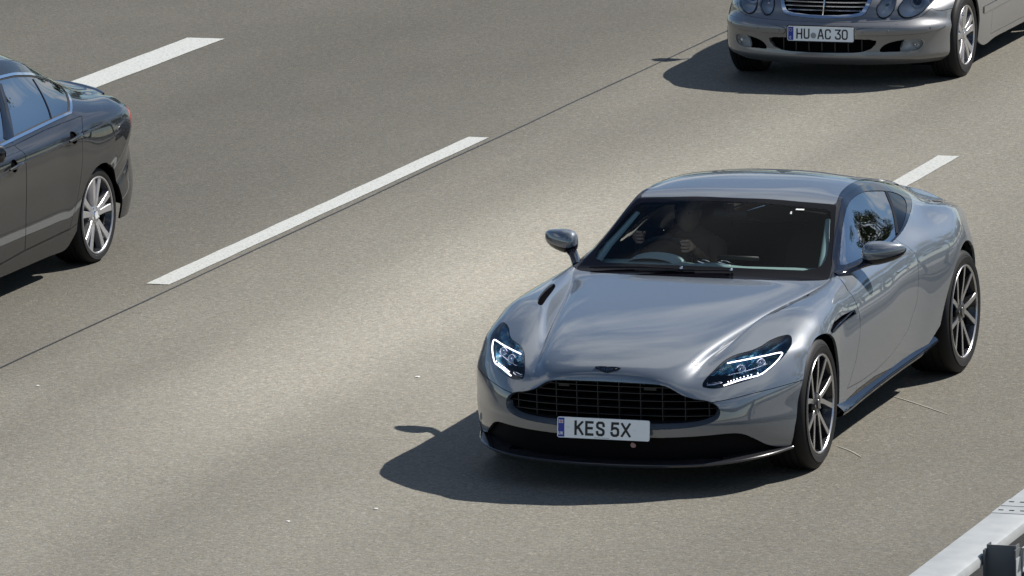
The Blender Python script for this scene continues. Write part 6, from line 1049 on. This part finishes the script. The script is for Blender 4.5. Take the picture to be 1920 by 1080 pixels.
for k,s in enumerate((1,-1)):
    recess(Pin,nin,.06,M_refl,l1[k],s); recess(Pout,nout,.07,M_refl,l2[k],s)
    c=np.mean(np.array(Pout),axis=0); pr=MB(); pr.lathe([(.0,.001),(.010,.018),(.006,.030),(.0,.034)],24,0); pr.lathe([(.0,.034),(.004,.052),(-.02,.058)],24,1); o=pr.obj('projector',[M_blk,M_refl],l2[k],True,50); o.location=((c[0]-.01)*s,c[1]+.025,c[2]+.005); o.rotation_euler=(0,0,-math.pi/2)
    c=np.mean(np.array(Pin),axis=0); pr=MB(); pr.lathe([(.012,.001),(.012,.010),(-.03,.012)],12); o=pr.obj('bulb',M_chr,l1[k],True,50); o.location=(c[0]*s,c[1]+.02,c[2]+.01); o.rotation_euler=(0,0,-math.pi/2)
    recess([p for p in catmull(FL,3,True)],(.6,-.79,0),.05,M_refl,fl2[k],s)
    fb=MB(); fb.lathe([(.008,.001),(.006,.010),(-.02,.012)],12); o=fb.obj('bulb',M_chr,fl2[k],True,50); o.location=(.665*s,-.60,.315); o.rotation_euler=(0,0,-math.pi/2)
# grille backing, slats, centre bar
V=[]
for x in np.linspace(-.33,.33,15):
    for z in(.515,.745):
        r=sm.bvh.ray_cast(Vector((abs(x),-2,z)),Vector((0,1,0))); V.append((x,r[0].y+.06,z))
gb=mesh_obj('grille',V,[(2*i,2*i+2,2*i+3,2*i+1) for i in range(14)],M_pit,MR)
def ins2(x,z):
    P=GI; x=abs(x); c=False; j=len(P)-1
    for i in range(len(P)):
        if (P[i][1]>z)!=(P[j][1]>z) and x<(P[j][0]-P[i][0])*(z-P[i][1])/(P[j][1]-P[i][1])+P[i][0]: c=not c
        j=i
    return c
M_slat=mat('silver_slat',(.42,.43,.45),.9,.25)
for z in(.563,.592,.621,.650,.679,.708):
    xs=[x for x in np.linspace(-.34,.34,69) if ins2(x,z)]
    if len(xs)<3: continue
    V=[]
    for x in xs:
        r=sm.bvh.ray_cast(Vector((abs(x),-2,z)),Vector((0,1,0))); y=r[0].y+.012; V+=[(x,y,z-.004),(x,y-.003,z+.004),(x,y+.04,z+.012),(x,y+.04,z+.004)]
    k=len(xs); F=[f for i in range(k-1) for a,b in((4*i,4*i+4),) for f in((a,b,b+1,a+1),(a+1,b+1,b+2,a+2),(a,a+3,b+3,b))]
    mesh_obj('slat',V,F,[M_slat,M_pl],gb,False,[0,0,1]*(k-1))
r0=sm.bvh.ray_cast(Vector((0,-2,.53)),Vector((0,1,0)))[0]; r1=sm.bvh.ray_cast(Vector((0,-2,.735)),Vector((0,1,0)))[0]
cbm=MB(); cbm.tube([(0,r0.y-.004,.53),(0,(r0.y+r1.y)/2-.006,.632),(0,r1.y-.004,.735)],.006,8); cbm.obj('centre_bar',M_chr,gb,True)
V=[]
for i,x in enumerate(np.linspace(-.40,.40,9)):
    r=sm.bvh.ray_cast(Vector((abs(x),-2,.27)),Vector((0,1,0)))[0]; 
    if 0<i<8: u=MB(); u.box((x-.004,r.y+.028,.27),(x+.004,r.y+.05,.36)); u.obj('lower_grille_rib',M_vane,MR)
for s in(1,-1):
    for(x,z) in((.318,.418),(.50,.428),(.765,.434)):
        r=sm.bvh.ray_cast(Vector((x,-2,z)),Vector((0,1,0))); p=MB(); p.lathe([(.0022,.001),(.002,.007),(-.001,.008)],12); o=p.obj('parking_sensor',M_pl if x>.7 else P_SV,MR,True); o.location=(s*x,r[0].y-.008,z); o.rotation_euler=Vector((r[1].x*s,r[1].y,r[1].z)).to_track_quat('X','Z').to_euler()
    fp=MB(); fp.box((s*.66-.09,-.40,.135),(s*.66+.09,-.39,.160)); fp.obj('air_deflector',M_pit,MR)
chars=[('H',.068,.046),('U',.124,.045),('A',.230,.049),('C',.287,.046),('3',.364,.046),('0',.416,.046)]
pl2,T4=plate(MR,.018,-.845,.410,.505,.106,.08,chars,.075,.0105,.045,'D')
for zz,cc in((.012,(.30,.32,.33)),):
    s=MB(); s.lathe([(0,0),(.0008,.020),(0,.0215)],20); o=s.obj('seal',mat('seal_grey',cc,0,.5),pl2,True); o.location=T4(-.2525+.199,-.0055,-.012); o.rotation_euler=(0,0,-math.pi/2)
st=MB(); st.lathe([(0,.009),(.0005,.0115),(0,.012)],12); o=st.obj('star_ring',mat('star_yellow',(.55,.50,.12),0,.5),pl2); o.location=T4(-.229,-.0045,.026); o.rotation_euler=(0,0,-math.pi/2)
g=glyph('C',-.236,-.038,.012,.018,.003,T4,.0045); g.obj('character',M_plw,pl2)
fr=MB()
fr.tube([T4(a,-.001,b) for a,b in rrect(-.257,-.058,.257,.058,.012,3)],.004,6,0,True); fr.obj('plate_frame',M_pl,pl2)
wm=wheel(MR,(.885,0.01,.305),1,.318,.225,.218,'sv',phase=20)
dup_wheel(wm,MR,(-.885,.01,.305),-1,spin=.5); dup_wheel(wm,MR,(.88,2.854,.305),1,spin=1.3); dup_wheel(wm,MR,(-.88,2.854,.305),-1,spin=.1)
for s in(1,-1):
    for yc in(0.01,2.854): well(MR,s*.58,s*.82,yc,.29,.37)
ub=MB(); ub.box((-.70,-.45,.15),(.70,3.4,.18)); ub.box((-.60,-.40,.181),(.60,.66,.50)); ub.box((-.76,.68,.181),(.76,.70,.88)); ub.obj('underbody',M_pit,MR)
for x,y in((-.36,1.5),(.36,1.5),(-.36,2.35),(.36,2.35)):
    s=MB(); s.box((x-.24,y-.45,.3),(x+.24,y+.05,.5)); s.box((x-.23,y+.051,.3),(x+.23,y+.16,.96)); s.box((x-.12,y+.06,.961),(x+.12,y+.15,1.12)); s.obj('seat',M_seat,MR)
for s in(1,-1):
    V=[];n=14
    R_=[(.82,1.0,1.0,.03,.05),(.85,1.0,1.0,.07,.080),(.94,1.02,1.0,.06,.075),(.99,1.05,1.0,.03,.05),(1.00,1.055,1.0,.01,.02)]
    for(x,y,z,a,b) in R_:
        for i in range(n): t=2*math.pi*i/n; V.append((x*s,y+a*math.cos(t),z+b*math.sin(t)))
    F=[(r*n+i,r*n+(i+1)%n,(r+1)*n+(i+1)%n,(r+1)*n+i) for r in range(4) for i in range(n)]+[tuple(range(n))]
    mo=mesh_obj('door_mirror',V,F,P_SV,MR,True); tubeobj('mirror_arm',[(s*.78,1.05,.93),(s*.88,1.02,.96)],.02,M_pl,mo)
for s in(1,-1):
    for y in(1.52,2.38):
        P=onskin(sm,[(.86,y-.10,.80),(.86,y,.803),(.86,y+.10,.806)],.018,3); P=[(p[0]*s,p[1],p[2]) for p in P]; tubeobj('door_handle',P,[.006]+[.011]*(len(P)-2)+[.006],P_SV,MR,8)
# ================================================================= driver
def skinfig(name,bones,mats,parent,levels=2):
    """bones: dict joint->(x,y,z,r), edges"""
    J,E=bones; names=list(J); me=bpy.data.meshes.new(name); me.from_pydata([J[k][:3] for k in names],[(names.index(a),names.index(b)) for a,b in E],[])
    o=bpy.data.objects.new(name,me); link(o,parent); me.materials.append(mats)
    md=o.modifiers.new('skin','SKIN'); 
    if not me.skin_vertices: me.skin_vertices.new()
    for i,k in enumerate(names): r=J[k][3]; me.skin_vertices[0].data[i].radius=(r if np.isscalar(r) else r[0],r if np.isscalar(r) else r[1]); me.skin_vertices[0].data[i].use_root=(i==0)
    md.use_smooth_shade=True; s=o.modifiers.new('sub','SUBSURF'); s.levels=levels; s.render_levels=levels; return o
M_skin=mat('skin_tone',(.42,.26,.18),0,.55); M_shirt=mat('brown_jumper',(.16,.10,.07),0,.9); M_hair=mat('grey_hair',(.10,.09,.08),0,.7)
PD=empty('person',(-.37,1.80,.45)); tag(PD,'driver in a brown jumper inside the grey coupe, hands on the steering wheel','person')
def L3(x,y,z,r): return (x+.37,y-1.80,z-.45,r)
J={'pelvis':L3(-.37,1.78,.52,(.16,.12)),'waist':L3(-.37,1.80,.66,(.145,.11)),'chest':L3(-.37,1.80,.82,(.165,.115)),'neckb':L3(-.37,1.79,.93,(.075,.07)),'neck':L3(-.37,1.775,.985,.052),'shL':L3(-.20,1.77,.875,.066),'shR':L3(-.54,1.77,.875,.066),
'elL':L3(-.15,1.56,.76,.045),'wrL':L3(-.215,1.355,.935,.030),'elR':L3(-.60,1.58,.80,.045),'wrR':L3(-.535,1.365,.985,.030),
'hipL':L3(-.28,1.72,.50,.09),'hipR':L3(-.46,1.72,.50,.09),'knL':L3(-.25,1.33,.60,.065),'knR':L3(-.49,1.33,.60,.065),'ftL':L3(-.26,.98,.34,.045),'ftR':L3(-.46,.98,.34,.045),'toL':L3(-.26,.86,.36,.035),'toR':L3(-.46,.86,.36,.035)}
E_=[('pelvis','waist'),('waist','chest'),('chest','neckb'),('neckb','neck'),('chest','shL'),('chest','shR'),('shL','elL'),('elL','wrL'),('shR','elR'),('elR','wrR'),('pelvis','hipL'),('pelvis','hipR'),('hipL','knL'),('hipR','knR'),('knL','ftL'),('knR','ftR'),('ftL','toL'),('ftR','toR')]
skinfig('body',(J,E_),M_shirt,PD)
bm=bmesh.new(); bmesh.ops.create_uvsphere(bm,u_segments=28,v_segments=20,radius=1)
for v in bm.verts:
    x,y,z=v.co; fz=z; nx=x*.074*(1-.18*max(0,-z)); ny=y*.096; nz=z*.118
    if y<0: # face towards -y
        ny+=-.010*math.exp(-((x/.18)**2+((z+.10)/.22)**2))*2.4   # nose
        ny+=.007*math.exp(-((abs(x)-.36)/.16)**2-((z-.08)/.12)**2) # eye sockets
        ny+=-.006*math.exp(-((x/.3)**2+((z+.85)/.2)**2))          # chin
        ny+=-.003*math.exp(-((x/.25)**2+((z+.48)/.07)**2))        # lips
    v.co=Vector((nx,ny,nz))
me=bpy.data.meshes.new('head'); bm.to_mesh(me); bm.free(); me.materials.append(M_skin); [setattr(p,'use_smooth',True) for p in me.polygons]
hd=bpy.data.objects.new('head',me); hd.location=L3(-.37,1.745,1.075,0)[:3]; link(hd,PD)
bm=bmesh.new(); bmesh.ops.create_uvsphere(bm,u_segments=24,v_segments=16,radius=1)
bmesh.ops.delete(bm,geom=[f for f in bm.faces if f.calc_center_median().z<.15 and f.calc_center_median().y<.15 or f.calc_center_median().z<-.45 or (f.calc_center_median().y<-.75)],context='FACES')
for v in bm.verts: v.co=Vector((v.co.x*.081,v.co.y*.104+.004,v.co.z*.125+.003))
me=bpy.data.meshes.new('hair'); bm.to_mesh(me); bm.free(); me.materials.append(M_hair); hr=bpy.data.objects.new('hair',me); link(hr,hd)
for s in(-1,1):
    e=MB(); e.lathe([(0,.001),(.006,.012),(.002,.020),(-.004,.018)],10); o=e.obj('ear',M_skin,hd,True); o.location=(s*.073,.005,.0); o.rotation_euler=(0,math.radians(-90 if s<0 else 90)*0,math.pi if s<0 else 0); o.scale=(1,.9,1.5)
    e=MB(); e.lathe([(0,.001),(.003,.008),(-.001,.011)],10); o=e.obj('eye',mat('eye_dark',(.05,.04,.035),0,.2),hd,True); o.location=(s*.027,-.083,.010); o.rotation_euler=(0,0,-math.pi/2)
for s,(wx,wy,wz),(gx,gy,gz) in((1,(-.215,1.355,.935),(-.215,1.285,.965)),(-1,(-.535,1.365,.985),(-.525,1.295,1.005))):
    wr=np.array((wx,wy,wz)); g=np.array((gx,gy,gz)); d=(g-wr)/np.linalg.norm(g-wr)
    J={'w':L3(*wr,.026),'p':L3(*(wr+d*.045),(.036,.020)),'k':L3(*(wr+d*.075),(.040,.018))}; E_=[('w','p'),('p','k')]
    for i in range(4):
        off=np.array((.0,.0,(i-1.5)*.019)); ln_=(.030,.034,.032,.025)[i]; b=wr+d*.085+off
        a1=b+np.array((-s*.004,-.020,0)); a2=a1+np.array((-s*ln_*.8,-.006,0)); a3=a2+np.array((-s*.010,.020,0))
        for k_,p_,r_ in(('a',b,.009),('b',a1,.0088),('c',a2,.008),('d',a3,.007)): J[f'{i}{k_}']=L3(*p_,r_)
        E_+=[('k',f'{i}a'),(f'{i}a',f'{i}b'),(f'{i}b',f'{i}c'),(f'{i}c',f'{i}d')]
    t0=wr+d*.040+np.array((-s*.030,0,.018)); t1=t0+np.array((-s*.016,-.022,.012)); t2=t1+np.array((-s*.002,-.018,.010))
    J['t0']=L3(*t0,.011);J['t1']=L3(*t1,.009);J['t2']=L3(*t2,.008); E_+=[('p','t0'),('t0','t1'),('t1','t2')]
    skinfig('hand',(J,E_),M_skin,PD,1)
# ================================================================= roadside trees (seen mirrored in windows and paint)
M_bark=mat('bark',(.07,.055,.04),0,.9)
M_leaf=mat('leaf_green',(.045,.075,.022),0,.6); N_,L_,b_=nodes(M_leaf)
_i=N_.new('ShaderNodeObjectInfo'); _g=N_.new('ShaderNodeNewGeometry'); _r=N_.new('ShaderNodeValToRGB'); _r.color_ramp.elements[0].color=(.030,.052,.016,1); _r.color_ramp.elements[1].color=(.075,.105,.03,1)
L_.new(_g.outputs['Random Per Island'],_r.inputs['Fac']); L_.new(_r.outputs['Color'],b_.inputs['Base Color'])
def tree_mesh(seed,H,W):
    r=random.Random(seed); tb=MB(); top=H*.62
    tb.tube([(0,0,-.2),(r.uniform(-.2,.2),r.uniform(-.2,.2),H*.3),(r.uniform(-.4,.4),r.uniform(-.4,.4),top)],[H*.022,H*.016,H*.006],7)
    cl=[]
    for k in range(13):
        a=r.uniform(0,6.28); zz=H*r.uniform(.32,.92); rad=W*(1-abs(zz/H-.55)*1.3)*r.uniform(.45,1.)
        p=(rad*math.cos(a),rad*math.sin(a),zz); cl.append((p,r.uniform(.55,1.0)*W*.42))
        tb.tube([(0,0,min(zz*.7,top)),(p[0]*.5,p[1]*.5,zz*.86),p],[H*.007,H*.005,.02],5)
    cl.append(((0,0,H*.93),W*.35))
    V=[];F=[]
    for (p,R_) in cl:
        for j in range(420):
            d=np.array([r.gauss(0,1) for _ in range(3)]); d/=np.linalg.norm(d); q_=np.array(p)+d*R_*r.uniform(.55,1.08)*np.array((1,1,.8))
            u=np.array([r.gauss(0,1) for _ in range(3)]); u/=np.linalg.norm(u); v=np.cross(u,d); v/=np.linalg.norm(v)+1e-9; s=r.uniform(.09,.20)
            k=len(V); V+= [q_-u*s,q_+v*s*.5,q_+u*s,q_-v*s*.5]; F.append((k,k+1,k+2,k+3))
    return tb,V,F
protos=[]
for sd,H,W in((1,13,3.6),(2,10.5,3.2),(3,16,3.9)):
    tb,V,F=tree_mesh(sd,H,W); me=bpy.data.meshes.new('crown'); me.from_pydata([tuple(v) for v in V],[],F); me.materials.append(M_leaf)
    mt=bpy.data.meshes.new('trunk'); mt.from_pydata(tb.V,[],tb.F); mt.materials.append(M_bark); protos.append((mt,me))
rt_=random.Random(11); spots=[]
for i in range(34):
    spots.append((18.5+rt_.uniform(-1,5),-20+i*7+rt_.uniform(-2.5,2.5)))
for i in range(16): spots.append((-27+rt_.uniform(-5,2),-10+i*14+rt_.uniform(-3,3)))
for i in range(6): spots.append((25+rt_.uniform(0,6),-40-i*14+rt_.uniform(-3,3)))
spots=[p for p in spots if p[1]>6 and (p[0]>0 or p[1]>60)]
for i,(x,y) in enumerate(spots):
    t=empty('roadside_tree',(x,y,0),rt_.uniform(0,6.28)); k=rt_.uniform(.85,1.2); t.scale=(k,k,k)
    tag(t,'leafy green tree beside the motorway, seen only as a reflection in car windows','tree','trees beyond the motorway verge')
    mt,me=protos[i%3]; link(bpy.data.objects.new('trunk',mt),t); link(bpy.data.objects.new('crown',me),t)
